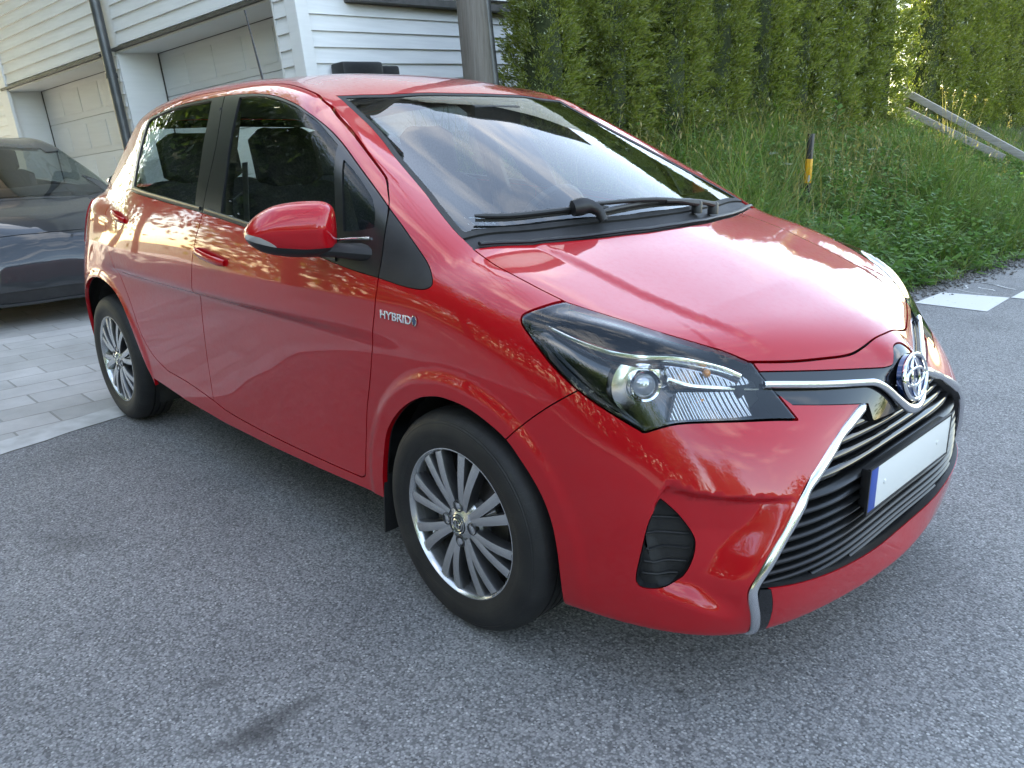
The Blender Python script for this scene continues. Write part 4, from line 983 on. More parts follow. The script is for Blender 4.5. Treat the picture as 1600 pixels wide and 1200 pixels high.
# ------------------------------------------------------------------ setting
def big_mesh(name, V, Q, mat, parent=None, smooth=False):
    """numpy quads -> object, quickly"""
    V = np.asarray(V, np.float32); Q = np.asarray(Q, np.int32); me = bpy.data.meshes.new(name); k = Q.shape[1]
    me.vertices.add(len(V)); me.vertices.foreach_set('co', V.ravel()); me.loops.add(Q.size); me.loops.foreach_set('vertex_index', Q.ravel())
    me.polygons.add(len(Q)); me.polygons.foreach_set('loop_start', np.arange(0, Q.size, k, dtype=np.int32)); me.polygons.foreach_set('loop_total', np.full(len(Q), k, np.int32))
    if smooth: me.polygons.foreach_set('use_smooth', np.ones(len(Q), bool))
    me.update(calc_edges=True); me.validate(); me.materials.append(mat)
    o = bpy.data.objects.new(name, me); COL.objects.link(o)
    if parent: o.parent = parent
    return o
def dup(src, name=None):
    """a thing with copies of its parts and sub-parts"""
    c = src.copy(); COL.objects.link(c)
    for ch in list(src.children):
        d = dup(ch); d.parent = c; d.matrix_parent_inverse = ch.matrix_parent_inverse.copy()
    return c
# ---- materials of the place
def asphalt():
    t = NT('asphalt'); p = t.pr((.09, .09, .095), .82); v = t.coord()
    vo = t.n('TexVoronoi'); vo.inputs['Scale'].default_value = 165; t.l(v, vo.inputs['Vector'])
    sep = t.n('SeparateColor'); t.l(vo.outputs['Color'], sep.inputs[0])
    stone = t.ramp(sep.outputs[0], [(.0, (.07, .07, .071)), (.18, (.13, .13, .132)), (.36, (.215, .215, .216)), (.7, (.255, .255, .255)), (.93, (.30, .298, .295)), (1., (.44, .437, .43))])
    gap = t.ramp(vo.outputs['Distance'], [(.46, (1, 1, 1)), (.82, (0, 0, 0))])
    base = t.mix(gap, (.12, .12, .122), stone)
    big = t.noise(v, 1.1, 6, .62); tone = t.ramp(big, [(.28, (.74, .74, .75)), (.5, (1, 1, 1)), (.72, (1.14, 1.14, 1.13))])
    mul = t.n('Mix'); mul.data_type = 'RGBA'; mul.blend_type = 'MULTIPLY'; mul.inputs[0].default_value = 1; t.l(base, mul.inputs[6]); t.l(tone, mul.inputs[7])
    col = mul.outputs[2]
    # oil stains: where they lie, with ragged edges
    geo = t.n('NewGeometry'); wob = t.n('TexNoise'); wob.inputs['Scale'].default_value = 9; wob.inputs['Detail'].default_value = 6; t.l(v, wob.inputs['Vector'])
    def stain(col, c, r, ang, amt):
        mp = t.n('Mapping'); mp.vector_type = 'POINT'; mp.inputs['Location'].default_value = (0, 0, 0)
        sub = t.n('VectorMath'); sub.operation = 'SUBTRACT'; t.l(v, sub.inputs[0]); sub.inputs[1].default_value = (c[0], c[1], 0)
        rot = t.n('VectorRotate'); rot.rotation_type = 'Z_AXIS'; rot.inputs['Angle'].default_value = -ang; t.l(sub.outputs[0], rot.inputs['Vector'])
        sc = t.n('VectorMath'); sc.operation = 'DIVIDE'; t.l(rot.outputs[0], sc.inputs[0]); sc.inputs[1].default_value = (r[0], r[1], 1)
        ln = t.n('VectorMath'); ln.operation = 'LENGTH'; t.l(sc.outputs[0], ln.inputs[0])
        d = t.math('ADD', ln.outputs[1], t.math('MULTIPLY', t.math('SUBTRACT', wob.outputs['Fac'], .5), 1.9))
        f = t.ramp(d, [(.35, (amt,)*3), (1.05, (0, 0, 0))]); return t.mix(f, col, (.028, .027, .027))
    col = stain(col, (-.035, -1.335), (.16, .045), R(95), .62); col = stain(col, (-.03, -1.46), (.10, .05), R(60), .5); col = stain(col, (-.26, -1.41), (.06, .02), R(80), .4)
    col = stain(col, (.572, -.639), (.022, .012), 0, .75); col = stain(col, (.9, -.9), (.09, .05), .4, .25); col = stain(col, (-1.3, -1.4), (.2, .1), .4, .3)
    t.l(col, p.inputs['Base Color'])
    hgt = t.math('ADD', t.math('MULTIPLY', vo.outputs['Distance'], -1.0), t.math('MULTIPLY', t.noise(v, 420, 3), .5)); t.l(t.bump(hgt, .38, .004), p.inputs['Normal'])
    t.l(t.ramp(sep.outputs[1], [(0, (.62,)*3), (1, (.9,)*3)]), p.inputs['Roughness'])
    return t.m
M_ASPH = asphalt()
def pavers():
    t = NT('concrete_pavers'); p = t.pr((.36, .35, .33), .85); v = t.coord()
    b = t.n('TexBrick'); b.inputs['Scale'].default_value = 1; b.inputs['Brick Width'].default_value = .42; b.inputs['Row Height'].default_value = .21; b.inputs['Mortar Size'].default_value = .006; b.inputs['Mortar Smooth'].default_value = .3
    b.inputs['Color1'].default_value = (.40, .385, .36, 1); b.inputs['Color2'].default_value = (.50, .48, .455, 1); b.inputs['Mortar'].default_value = (.32, .305, .28, 1)
    rot = t.n('VectorRotate'); rot.rotation_type = 'Z_AXIS'; rot.inputs['Angle'].default_value = R(90); t.l(v, rot.inputs['Vector']); t.l(rot.outputs[0], b.inputs['Vector'])
    f = t.noise(v, 3, 6, .65); tone = t.ramp(f, [(.3, (.8, .8, .79)), (.7, (1.08, 1.08, 1.08))]); mul = t.n('Mix'); mul.data_type = 'RGBA'; mul.blend_type = 'MULTIPLY'; mul.inputs[0].default_value = 1
    t.l(b.outputs['Color'], mul.inputs[6]); t.l(tone, mul.inputs[7]); t.l(mul.outputs[2], p.inputs['Base Color'])
    h = t.math('ADD', t.math('MULTIPLY', b.outputs['Fac'], -1.), t.math('MULTIPLY', t.noise(v, 120, 4), .25)); t.l(t.bump(h, .7, .006), p.inputs['Normal']); return t.m
M_PAVE = pavers()
M_CONC = noisy('concrete_edging', (.42, .41, .385), (.56, .55, .525), 9, .88, bump=.002, bscale=90, detail=7)
M_SOIL = noisy('bank_soil', (.03, .035, .015), (.05, .05, .025), 5, .95, bump=.02, bscale=12)
M_VERGE = noisy('mown_verge', (.10, .12, .05), (.17, .17, .10), 3, .95, bump=.02, bscale=30, detail=7)
M_GRAVEL = noisy('shoulder_gravel', (.07, .065, .06), (.22, .21, .2), 70, .9, bump=.012, bscale=85)
def worn_paint():
    t = NT('worn_road_paint'); p = t.pr((.62, .62, .60), .7); v = t.coord(); f = t.noise(v, 22, 8, .7)
    vo = t.n('TexVoronoi'); vo.inputs['Scale'].default_value = 145; t.l(v, vo.inputs['Vector'])
    t.l(t.mix(t.ramp(f, [(.32, (1, 1, 1)), (.38, (0, 0, 0))]), (.60, .60, .585), (.10, .10, .105)), p.inputs['Base Color']); t.l(t.bump(vo.outputs['Distance'], .3, .003), p.inputs['Normal']); return t.m
M_PAINTW = worn_paint()
def white_wood(name, c, streak=.06):
    t = NT(name); p = t.pr(c, .55); v = t.coord((1, 1, 14)); f = t.noise(v, 1.6, 6, .6); c2 = tuple(x*(1-streak*2.2) for x in c)
    t.l(t.ramp(f, [(.25, c2), (.65, c)]), p.inputs['Base Color']); t.l(t.bump(t.noise(t.coord((2, 2, 60)), 6, 4), .15, .003), p.inputs['Normal']); return t.m
M_SIDING = white_wood('white_painted_boards', (.81, .81, .80)); M_GARAGE = white_wood('garage_door_white', (.78, .78, .775), .03); M_WHITETRIM = white_wood('white_trim', (.78, .78, .77), .03)
M_DARKTRIM = noisy('dark_flashing', (.05, .048, .045), (.085, .08, .075), 10, .5)
M_PIPE = noisy('grey_steel_pipe', (.085, .088, .092), (.12, .122, .127), 6, .4, .4)
def wood(name, c1, c2, sc=(30, 30, 1.2)):
    t = NT(name); p = t.pr(c1, .85); v = t.coord(sc); f = t.noise(v, 1.4, 8, .7); t.l(t.ramp(f, [(.3, c1), (.6, c2), (.75, tuple(x*.6 for x in c1))]), p.inputs['Base Color']); t.l(t.bump(f, .8, .012), p.inputs['Normal']); return t.m
M_POLE = wood('weathered_pole_wood', (.11, .095, .082), (.19, .172, .152)); M_RAIL = wood('weathered_rail_wood', (.24, .225, .205), (.38, .36, .34), (3, 30, 30))
M_CABLE = simple('black_cable', (.015, .015, .015), .6)
def leaf(name, cols, trans=.35, rough=.55):
    t = NT(name); g = t.n('NewGeometry'); v = t.coord(); f = t.math('ADD', t.math('MULTIPLY', g.outputs['Random Per Island'], .62), t.math('MULTIPLY', t.noise(v, 3.0, 4), .55))
    c = t.ramp(f, [(.15+.7*i/(len(cols)-1), k) for i, k in enumerate(cols)])
    d = t.n('BsdfDiffuse'); t.l(c, d.inputs['Color']); tr = t.n('BsdfTranslucent'); m2 = t.n('Mix'); m2.data_type = 'RGBA'; m2.blend_type = 'MULTIPLY'; m2.inputs[0].default_value = 1; t.l(c, m2.inputs[6]); m2.inputs[7].default_value = (1.5, 1.7, .7, 1); t.l(m2.outputs[2], tr.inputs['Color'])
    gl = t.n('BsdfGlossy'); gl.inputs['Roughness'].default_value = .55; gl.inputs['Color'].default_value = (.9, .95, .9, 1)
    a = t.n('MixShader'); a.inputs[0].default_value = trans; t.l(d.outputs[0], a.inputs[1]); t.l(tr.outputs[0], a.inputs[2])
    fr = t.n('Fresnel'); fr.inputs['IOR'].default_value = 1.35; b = t.n('MixShader'); t.l(t.math('MULTIPLY', fr.outputs[0], .3), b.inputs[0]); t.l(a.outputs[0], b.inputs[1]); t.l(gl.outputs[0], b.inputs[2]); t.l(b.outputs[0], t.o.inputs['Surface']); return t.m
M_THUJA = leaf('thuja_sprays', [(.07, .095, .019), (.13, .165, .034), (.19, .22, .05), (.25, .265, .08)], .32)
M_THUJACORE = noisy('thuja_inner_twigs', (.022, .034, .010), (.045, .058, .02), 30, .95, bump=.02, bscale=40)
M_GRASS = leaf('grass_blades', [(.055, .115, .018), (.09, .165, .03), (.13, .21, .045), (.22, .24, .09)], .35)
M_WEED = leaf('weed_leaves', [(.05, .115, .024), (.08, .17, .038), (.14, .23, .065)], .35)
M_STRAW = leaf('straw_stalks', [(.22, .18, .07), (.34, .27, .12), (.42, .34, .18)], .35)
M_FLOWER = simple('white_umbel', (.72, .73, .68), .7)
M_BROAD = leaf('broad_leaves', [(.04, .08, .018), (.07, .12, .026), (.11, .165, .04)], .35)
M_BARK = wood('bark', (.05, .042, .034), (.10, .09, .075))

# ---- ground
def sheet(name, P, z, mat, kind='structure'):
    o = MB().add([(x, y, z) for x, y in P], [tuple(range(len(P)))]).build(name, mat, smooth=False); tag(o, kind=kind); return o
g = MB(); g.add([(-300, -300, -.02), (300, -300, -.02), (300, 300, -.02), (-300, 300, -.02)], [(0, 1, 2, 3)]); tag(g.build('ground', M_VERGE, smooth=False), kind='structure')
# road surface, with the driveway edge ragged where the asphalt meets the pavers
ry = np.linspace(-9, 2.2, 90); rx = np.interp(ry, [-9, -1.38, -.81, 2.2], [-.56, -2.43, -2.57, -3.3])+RNG.normal(0, .010, 90)
ex = lambda y: -.84-.26*np.clip(4.7-y, 0, 3)+.15*np.clip((y-5)/2, 0, 1)
P = list(zip(rx, ry))+[(ex(y), y) for y in np.linspace(2.3, 40, 30)]+[(40, 40), (40, -9)]
sheet('road', P, 0, M_ASPH)
P = [(x-.004, y) for x, y in zip(rx, ry)]; q = [(x-.19, y) for x, y in zip(np.interp(ry, [-9, -1.38, -.81, 2.2], [-.56, -2.43, -2.57, -3.3]), ry)]
sheet('driveway_edging', P+q[::-1], .004 if False else 0.002, M_CONC)
q2 = [(x+.004, y) for x, y in q]; sheet('driveway', [(-30, -9)]+[(x, y) for x, y in q2]+[(-3.5, 3.2), (-30, 3.2)], .0, M_PAVE)
for nm, P in (('road_marking', [(-.70, 4.26), (-.205, 4.25), (-.232, 4.88), (-.69, 4.80)]), ('road_marking', [(-.228, 4.89), (.25, 4.90), (.24, 5.52), (-.235, 5.52)]), ('road_marking', [(.26, 4.26), (.73, 4.26), (.72, 4.88), (.255, 4.88)])): sheet(nm, P, .004, M_PAINTW)
for a, b, wd in (((-.673, 5.01), (-.406, 4.90), .012), ((-.69, 5.47), (-.45, 5.40), .018), ((-.62, 5.467), (-.292, 5.27), .02), ((-.55, 5.2), (-.40, 5.12), .02), ((-.64, 5.25), (-.60, 5.05), .014)):
    a, b = np.array(a), np.array(b); n_ = 9; d = (b-a); nn = np.array((-d[1], d[0]))/np.linalg.norm(d); L, Rr = [], []
    for t in np.linspace(0, 1, n_):
        c = a+d*t+nn*.012*math.sin(t*7+a[1]*9); w_ = wd*(.35+.65*abs(math.sin(t*11+a[0]*5))); L.append(c+nn*w_/2); Rr.append(c-nn*w_/2)
    sheet('road_marking', [tuple(p) for p in L]+[tuple(p) for p in Rr[::-1]], .004, M_PAINTW)
# bank: rises from the road edge to the hedge foot
def bank_z(x, y):
    e = ex(y); d = np.clip(e-x, 0, None); top = 1.0+.035*np.clip(y-4, -3, 12); z = top*sst(np.clip(d/3.2, 0, 1))+.05*np.sin(x*3.1+y*1.7)*np.clip(d, 0, 1)*.6
    return z*np.clip((y-1.75)/1.4, 0, 1)
def sst(t): return t**1.25
xs = np.linspace(-14, -.5, 70); ys = np.concatenate([np.linspace(1.7, 18, 80), np.linspace(19, 60, 20)]); X, Y = np.meshgrid(xs, ys, indexing='ij'); Z = bank_z(X, Y)+.004-.05*(X > ex(Y)); V = np.stack([X, Y, Z], -1).reshape(-1, 3); n2 = len(ys)
i, j = np.meshgrid(range(len(xs)-1), range(n2-1), indexing='ij'); a = (i*n2+j).ravel()
tag(big_mesh('bank_terrain', V, np.stack([a, a+n2, a+n2+1, a+1], 1), M_SOIL, smooth=True), kind='structure')
# gravel shoulder: loose stones along the edge
ns = 2600; yy = RNG.uniform(3.2, 12, ns); xx = ex(yy)+RNG.normal(.02, .085, ns); s_ = RNG.uniform(.005, .016, ns)
oc = np.array([(1, 0, 0), (0, 1, 0), (-1, 0, 0), (0, -1, 0), (0, 0, .8), (0, 0, -.4)]); of = np.array([(0, 1, 4), (1, 2, 4), (2, 3, 4), (3, 0, 4), (1, 0, 5), (2, 1, 5), (3, 2, 5), (0, 3, 5)])
V = (oc[None]*s_[:, None, None]*RNG.uniform(.6, 1.4, (ns, 6, 1)))+np.stack([xx, yy, np.full(ns, .006)+bank_z(xx, yy)*.9], 1)[:, None]; Q = (of[None]+6*np.arange(ns)[:, None, None]).reshape(-1, 3)
tag(big_mesh('gravel', V.reshape(-1, 3), Q, M_GRAVEL), kind='stuff')

# ---- vegetation builders
def blades(base, h, w, az, lean, curl, seg=4):
    """arched grass blades as strips"""
    n = len(base); t = np.linspace(0, 1, seg+1)[None, :]; dirx, diry = np.cos(az)[:, None], np.sin(az)[:, None]
    out = (lean[:, None]*t+curl[:, None]*t*t)*h[:, None]; up_ = h[:, None]*(t-.42*np.clip(curl[:, None], 0, 2)*t**3)
    cx = base[:, 0:1]+dirx*out; cy = base[:, 1:2]+diry*out; cz = base[:, 2:3]+up_; wd = w[:, None]*(1-t**1.6)*.5+.0006
    Lx, Ly = cx-diry*wd, cy+dirx*wd; Rx, Ry = cx+diry*wd, cy-dirx*wd
    V = np.stack([np.stack([Lx, Ly, cz], -1), np.stack([Rx, Ry, cz], -1)], 2).reshape(n, -1, 3); k = 2*(seg+1)
    q = np.stack([np.array([2*i, 2*i+1, 2*i+3, 2*i+2]) for i in range(seg)]); Q = (q[None]+k*np.arange(n)[:, None, None]).reshape(-1, 4); return V.reshape(-1, 3), Q
def leaves(c, d, up, L, W):
    """pointed leaf quads: centre-line from c along d"""
    s = np.cross(d, up); s /= np.linalg.norm(s, axis=1)[:, None]+1e-9
    a = c; b = c+d*L[:, None]*.45+s*W[:, None]*.5; e = c+d*L[:, None]; f = c+d*L[:, None]*.45-s*W[:, None]*.5
    n = len(c); return np.stack([a, b, e, f], 1).reshape(-1, 3), np.arange(4*n).reshape(-1, 4)
def rdir(n, rng): v = rng.normal(size=(n, 3)); return v/np.linalg.norm(v, axis=1)[:, None]
# grass of the bank, thicker and longer near the road, patchy
def grass():
    VV, QQ, n0 = [], [], 0
    def put(V, Q):
        nonlocal n0; VV.append(V); QQ.append(Q+n0); n0 += len(V)
    for cnt, hm, wm, reg in ((30000, .30, .007, (2.2, 9.5)), (28000, .36, .008, (7, 19)), (9000, .50, .012, (2.2, 13))):
        nc = cnt//18; cy = RNG.uniform(*reg, nc); dd = RNG.beta(1.1, 1.3, nc)*3.9; cx = ex(cy)-dd-.02
        hh = hm*RNG.uniform(.6, 1.35, nc)*(1.0+.35*np.sin(cx*1.9+cy*1.3))*np.clip(.45+dd*1.1, .45, 1.1); laz = RNG.uniform(0, 6.28, nc)
        ca, cb = (cx+2.2)*.44-(cy-5.4)*.9, (cx+2.2)*.9+(cy-5.4)*.44; clr = np.where(np.hypot(ca/1.0, cb/.34) < 1, .30, 1)*np.where((cy > 9.6) & (cx < -1.5), .42, 1); hh = hh*clr; k = 18; base = np.repeat(np.stack([cx, cy], 1), k, 0)+RNG.normal(0, .05, (nc*k, 2)); base = np.concatenate([base, (bank_z(base[:, 0], base[:, 1])-.01)[:, None]], 1)
        h = np.repeat(hh, k)*RNG.uniform(.55, 1.2, nc*k); az = np.repeat(laz, k)+RNG.normal(0, .9, nc*k); put(*blades(base, h, np.full(nc*k, wm)*RNG.uniform(.6, 1.3, nc*k), az, RNG.uniform(.05, .5, nc*k), RNG.uniform(.1, .9, nc*k)))
    return tag(big_mesh('grass', np.concatenate(VV), np.concatenate(QQ), M_GRASS, smooth=True), kind='stuff')
grass()
def groundcover():
    """low leafy weeds between the grass: stems with paired leaves"""
    nc = 2600; cy = RNG.uniform(2.2, 13, nc); dd = RNG.beta(1.0, 1.25, nc)*3.8; cx = ex(cy)-dd; ca, cb = (cx+2.2)*.44-(cy-5.4)*.9, (cx+2.2)*.9+(cy-5.4)*.44; hz = RNG.uniform(.15, .52, nc)*np.clip(.5+dd, .5, 1)*np.where(np.hypot(ca/1.0, cb/.34) < 1, .3, 1)*np.where((cy > 9.6) & (cx < -1.5), .5, 1); k = 16
    t = np.tile(np.linspace(.15, 1, k), nc); ph = np.tile(np.arange(k)*2.4, nc)+np.repeat(RNG.uniform(0, 6.28, nc), k); lx = np.repeat(RNG.normal(0, .12, nc), k)*t*t; ly = np.repeat(RNG.normal(0, .12, nc), k)*t*t
    c = np.stack([np.repeat(cx, k)+lx, np.repeat(cy, k)+ly, np.repeat(bank_z(cx, cy), k)+t*np.repeat(hz, k)], 1); d = np.stack([np.cos(ph), np.sin(ph), RNG.uniform(-.1, .7, nc*k)], 1); d /= np.linalg.norm(d, axis=1)[:, None]
    up_ = np.tile([0, 0, 1.], (nc*k, 1))+RNG.normal(0, .3, (nc*k, 3)); V, Q = leaves(c, d, up_, RNG.uniform(.05, .15, nc*k)*(1.15-.55*t), RNG.uniform(.018, .05, nc*k))
    return tag(big_mesh('undergrowth', V, Q, M_WEED), kind='stuff')
groundcover()
def dry_grass():
    n = 3200; cy = RNG.uniform(3, 14, n); dd = .9+RNG.beta(1.6, 1.2, n)*2.9; cx = ex(cy)-dd; base = np.stack([cx, cy, bank_z(cx, cy)], 1); V, Q = blades(base, RNG.uniform(.3, .8, n)*np.where((cy > 9.4) & (cx < -1.4), .5, 1), np.full(n, .005), RNG.uniform(0, 6.28, n), RNG.uniform(.05, .4, n), RNG.uniform(0, .5, n), 4)
    m_ = 900; i = RNG.integers(0, n, m_); c = base[i]+np.stack([RNG.normal(0, .12, m_), RNG.normal(0, .12, m_), RNG.uniform(.4, .7, m_)], 1); c[:, 2] -= np.where((c[:, 1] > 9.2) & (c[:, 0] < -1.2), .35, 0); d = rdir(m_, RNG)+(0, 0, 1.5); d /= np.linalg.norm(d, axis=1)[:, None]; V2, Q2 = leaves(c, d, rdir(m_, RNG), RNG.uniform(.04, .09, m_), RNG.uniform(.008, .018, m_))
    return tag(big_mesh('dry_grass', np.concatenate([V, V2]), np.concatenate([Q, Q2+len(V)]), M_STRAW), kind='stuff')
dry_grass()

# ---- thuja hedge: every column a tree of its own
def thuja_mesh(seed, H=3.0, rad=.315):
    rng = np.random.default_rng(seed); VV, QQ, n0 = [], [], 0
    nc = 760; z = rng.uniform(.0, 1, nc)**.92*H; th = rng.uniform(0, 6.28, nc); lob = 1+.12*np.sin(th*3+seed)+.10*np.sin(z*4.3+th*2+seed*1.7)
    prof_ = np.interp(z/H, [0, .08, .5, .85, 1], [.82, 1, .92, .55, .08])*rad*lob; r = prof_*rng.uniform(.72, 1.08, nc)
    c = np.stack([r*np.cos(th), r*np.sin(th), z], 1); ax = np.stack([np.cos(th)*.75, np.sin(th)*.75, rng.uniform(.15, 1.1, nc)], 1)+rng.normal(0, .18, (nc, 3)); ax /= np.linalg.norm(ax, axis=1)[:, None]
    L = rng.uniform(.10, .20, nc); k = 42; t = rng.uniform(0, 1, (nc, k)); off = rng.normal(0, 1, (nc, k, 3))*(.034*(1.15-t))[..., None]
    p = c[:, None]+ax[:, None]*(L[:, None]*t)[..., None]+off; d = ax[:, None]*.9+off*11+rng.normal(0, .25, (nc, k, 3)); d /= np.linalg.norm(d, axis=2)[..., None]
    up_ = np.cross(d.reshape(-1, 3), rdir(nc*k, rng)); V, Q = leaves(p.reshape(-1, 3), d.reshape(-1, 3), up_, rng.uniform(.028, .062, nc*k), rng.uniform(.009, .020, nc*k)); return V, Q
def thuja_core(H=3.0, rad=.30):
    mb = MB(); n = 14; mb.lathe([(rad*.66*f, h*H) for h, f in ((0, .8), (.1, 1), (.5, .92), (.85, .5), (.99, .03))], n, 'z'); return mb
TH = []
for s_ in range(4):
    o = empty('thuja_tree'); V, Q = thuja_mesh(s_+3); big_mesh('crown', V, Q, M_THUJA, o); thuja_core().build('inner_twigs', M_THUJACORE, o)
    MB().tube([(0, 0, -.5), (.02, 0, .3), (0, .01, 2.2)], [.06, .05, .02], 8).build('trunk', M_BARK, o); TH.append(o)
ORD = ['first', 'second', 'third', 'fourth', 'fifth', 'sixth', 'seventh', 'eighth', 'ninth', 'tenth', 'eleventh', 'twelfth', 'thirteenth', 'fourteenth', 'fifteenth', 'sixteenth', 'seventeenth', 'eighteenth', 'nineteenth', 'twentieth']
ti = 0
def thuja(x, y, lab, grp, sc=1., hz=1.):
    global ti
    o = TH[ti] if ti < 4 else dup(TH[ti % 4]); ti += 1
    o.location = (x, y, float(bank_z(np.array(x), np.array(y)))-.12); o.rotation_euler = (0, 0, ti*1.9); o.scale = (sc*random.uniform(.92, 1.1), sc*random.uniform(.92, 1.1), sc*hz*random.uniform(.95, 1.08)); tag(o, lab, 'hedge tree', grp)
ny = 17
for k in range(ny):
    y = 3.86+k*(11.3-3.86)/(ny-1)
    lab = '%s thuja column from the weathered wooden pole in the tall hedge' % ORD[k] if k < ny-1 else 'thuja column at the far end of the tall hedge, just before the stair rail'
    thuja(-4.18+.09*(-1)**k+random.uniform(-.04, .04), y+random.uniform(-.05, .05), lab, 'thuja columns of the tall hedge', 1.05+.014*k, .74+.26*k/16)
for k in range(9):
    lab = 'sunlit-edged thuja column beside the gap, first beyond the stair rail' if k == 0 else '%s thuja column past the sunlit one, beyond the stair rail' % ORD[k-1]
    thuja(-4.05+.03*k+random.uniform(-.05, .05), 13.1+k*.56, lab, 'thuja columns beyond the stair rail', 1.22)

# ---- plants one can tell apart on the bank
def stalks(x, y, n, h, lab, spread=.16):
    o = empty('seeding_grass', (x, y, float(bank_z(np.array(x), np.array(y))))); rng = np.random.default_rng(int(abs(x*100)+y*10)); b = np.concatenate([rng.normal(0, spread, (n, 2)), np.zeros((n, 1))], 1)
    hh = h*rng.uniform(.7, 1.1, n); az = rng.uniform(0, 6.28, n); ln = rng.uniform(.02, .22, n); cu = rng.uniform(0, .18, n); V, Q = blades(b, hh, np.full(n, .006), az, ln, cu, 5); V2, Q2 = blades(b, hh, np.full(n, .006), az+1.57, ln*0, cu*0, 1); big_mesh('stem', V, Q, M_STRAW, o)
    tip = np.stack([b[:, 0]+np.cos(az)*(ln+cu)*hh, b[:, 1]+np.sin(az)*(ln+cu)*hh, hh*(1-.42*cu)], 1); k = 16; c = np.repeat(tip, k, 0)+rng.normal(0, 1, (n*k, 3))*(.014, .014, .035); d = rdir(n*k, rng)+(0, 0, 1.2); d /= np.linalg.norm(d, axis=1)[:, None]
    V, Q = leaves(c, d, rdir(n*k, rng), rng.uniform(.015, .03, n*k), rng.uniform(.006, .012, n*k)); big_mesh('seed_head', V, Q, M_STRAW, o); return tag(o, lab, 'grass plant')
stalks(-3.0, 11.6, 7, 1.0, 'tall pale seeding grass in front of the upper half of the stair rail', .12); stalks(-2.55, 11.5, 6, .95, 'tall pale seeding grass in front of the lower half of the stair rail', .12)
def weed(name, x, y, h, nl, L, W, lab, cat, fern=False):
    o = empty(name, (x, y, float(bank_z(np.array(x), np.array(y))))); rng = np.random.default_rng(int(x*31+y*17) % 999)
    MB().tube([(0, 0, 0), (.01, 0, h*.5), (.03, .01, h)], [.006, .005, .003], 6).build('stem', M_WEED, o)
    if fern:
        VV, QQ, n0 = [], [], 0
        for f in range(9):
            a = f*.7+rng.uniform(0, .3); t = np.linspace(.1, 1, 22); px_ = np.cos(a)*t*h*.8; py_ = np.sin(a)*t*h*.8; pz_ = h*(1.2*t-.75*t*t); c = np.stack([px_, py_, pz_], 1)
            for sgn in (-1, 1):
                d = np.stack([-np.sin(a)*sgn+np.cos(a)*.35+0*t, np.cos(a)*sgn+np.sin(a)*.35+0*t, -.15+0*t], 1); d /= np.linalg.norm(d, axis=1)[:, None]; V, Q = leaves(c, d, np.tile([0, 0, 1.], (22, 1)), L*np.sin(np.clip(t*1.05, 0, 1)*math.pi*.92+.15), W*np.ones(22)); VV.append(V); QQ.append(Q+n0); n0 += len(V)
        big_mesh('frond', np.concatenate(VV), np.concatenate(QQ), M_WEED, o)
    else:
        t = np.linspace(.3, 1, nl); ph = np.arange(nl)*2.4; c = np.stack([.03*t, .01*t, h*t], 1); d = np.stack([np.cos(ph), np.sin(ph), .5+0*t], 1); d /= np.linalg.norm(d, axis=1)[:, None]; V, Q = leaves(c, d, np.tile([0, 0, 1.], (nl, 1)), np.full(nl, L), np.full(nl, W)); big_mesh('leaf', V, Q, M_WEED, o)
    return tag(o, lab, cat)
weed('fern', -3.3, 6.55, .62, 0, .10, .022, 'green fern with feathery fronds at the foot of the hedge', 'fern', True)
weed('sapling', -3.3, 8.3, .78, 9, .17, .08, 'young broad-leaved sapling, the taller one before the hedge', 'sapling'); weed('sapling', -3.1, 8.55, .48, 8, .15, .07, 'low broad-leaved sapling beside the taller one before the hedge', 'sapling')
def umbel(x, y, h, lab):
    o = empty('yarrow', (x, y, float(bank_z(np.array(x), np.array(y))))); MB().tube([(0, 0, 0), (.02, .01, h)], [.004, .003], 6).build('stem', M_WEED, o); rng = np.random.default_rng(int(h*1000)); n = 70; r = .05*np.sqrt(rng.uniform(0, 1, n)); a = rng.uniform(0, 6.28, n)
    c = np.stack([.02+r*np.cos(a), .01+r*np.sin(a), h+rng.uniform(-.01, .012, n)], 1); V, Q = leaves(c, rdir(n, rng)*(1, 1, .3), np.tile([0, 0, 1.], (n, 1)), np.full(n, .012), np.full(n, .010)); big_mesh('flower_head', V, Q, M_FLOWER, o); return tag(o, lab, 'wildflower')
umbel(-2.65, 5.55, .50, 'white flower head in the grass left of the marker post'); umbel(-2.6, 5.75, .40, 'smaller white flower head nearest the marker post'); umbel(-2.5, 7.5, .52, 'white flower head in the grass right of the marker post')

# ---- marker post
def marker():
    x, y = -2.5, 6.05; z = float(bank_z(np.array(x), np.array(y))); o = empty('marker_post', (x, y, z)); zb = .62-z; zt = 1.235-z
    def seg(nm, a, b, m, r=.036): 
        P = [(r*math.cos(k*math.pi/3+.3), r*.8*math.sin(k*math.pi/3+.3)) for k in range(6)]; mb = MB(); mb.add([(p, q, zz) for zz in (a, b) for p, q in P], [(k, (k+1) % 6, 6+(k+1) % 6, 6+k) for k in range(6)]+[tuple(range(5, -1, -1)), tuple(range(6, 12))]); return mb.build(nm, m, o, bevel=.004)
    s1 = seg('post', -.1, zt, M_BLACK); seg('yellow_band', zb+.13, zb+.37, M_YELLOW, .0385); q = MB().box((.02, -.0335, zb+.14), (.038, -.030, zb+.21)); q.build('reflector', M_CONC, o)
    return tag(o, 'black marker post with an orange-yellow band in the long grass', 'marker post')
M_YELLOW = noisy('yellow_plastic', (.62, .30, .01), (.70, .36, .015), 30, .45)
marker()
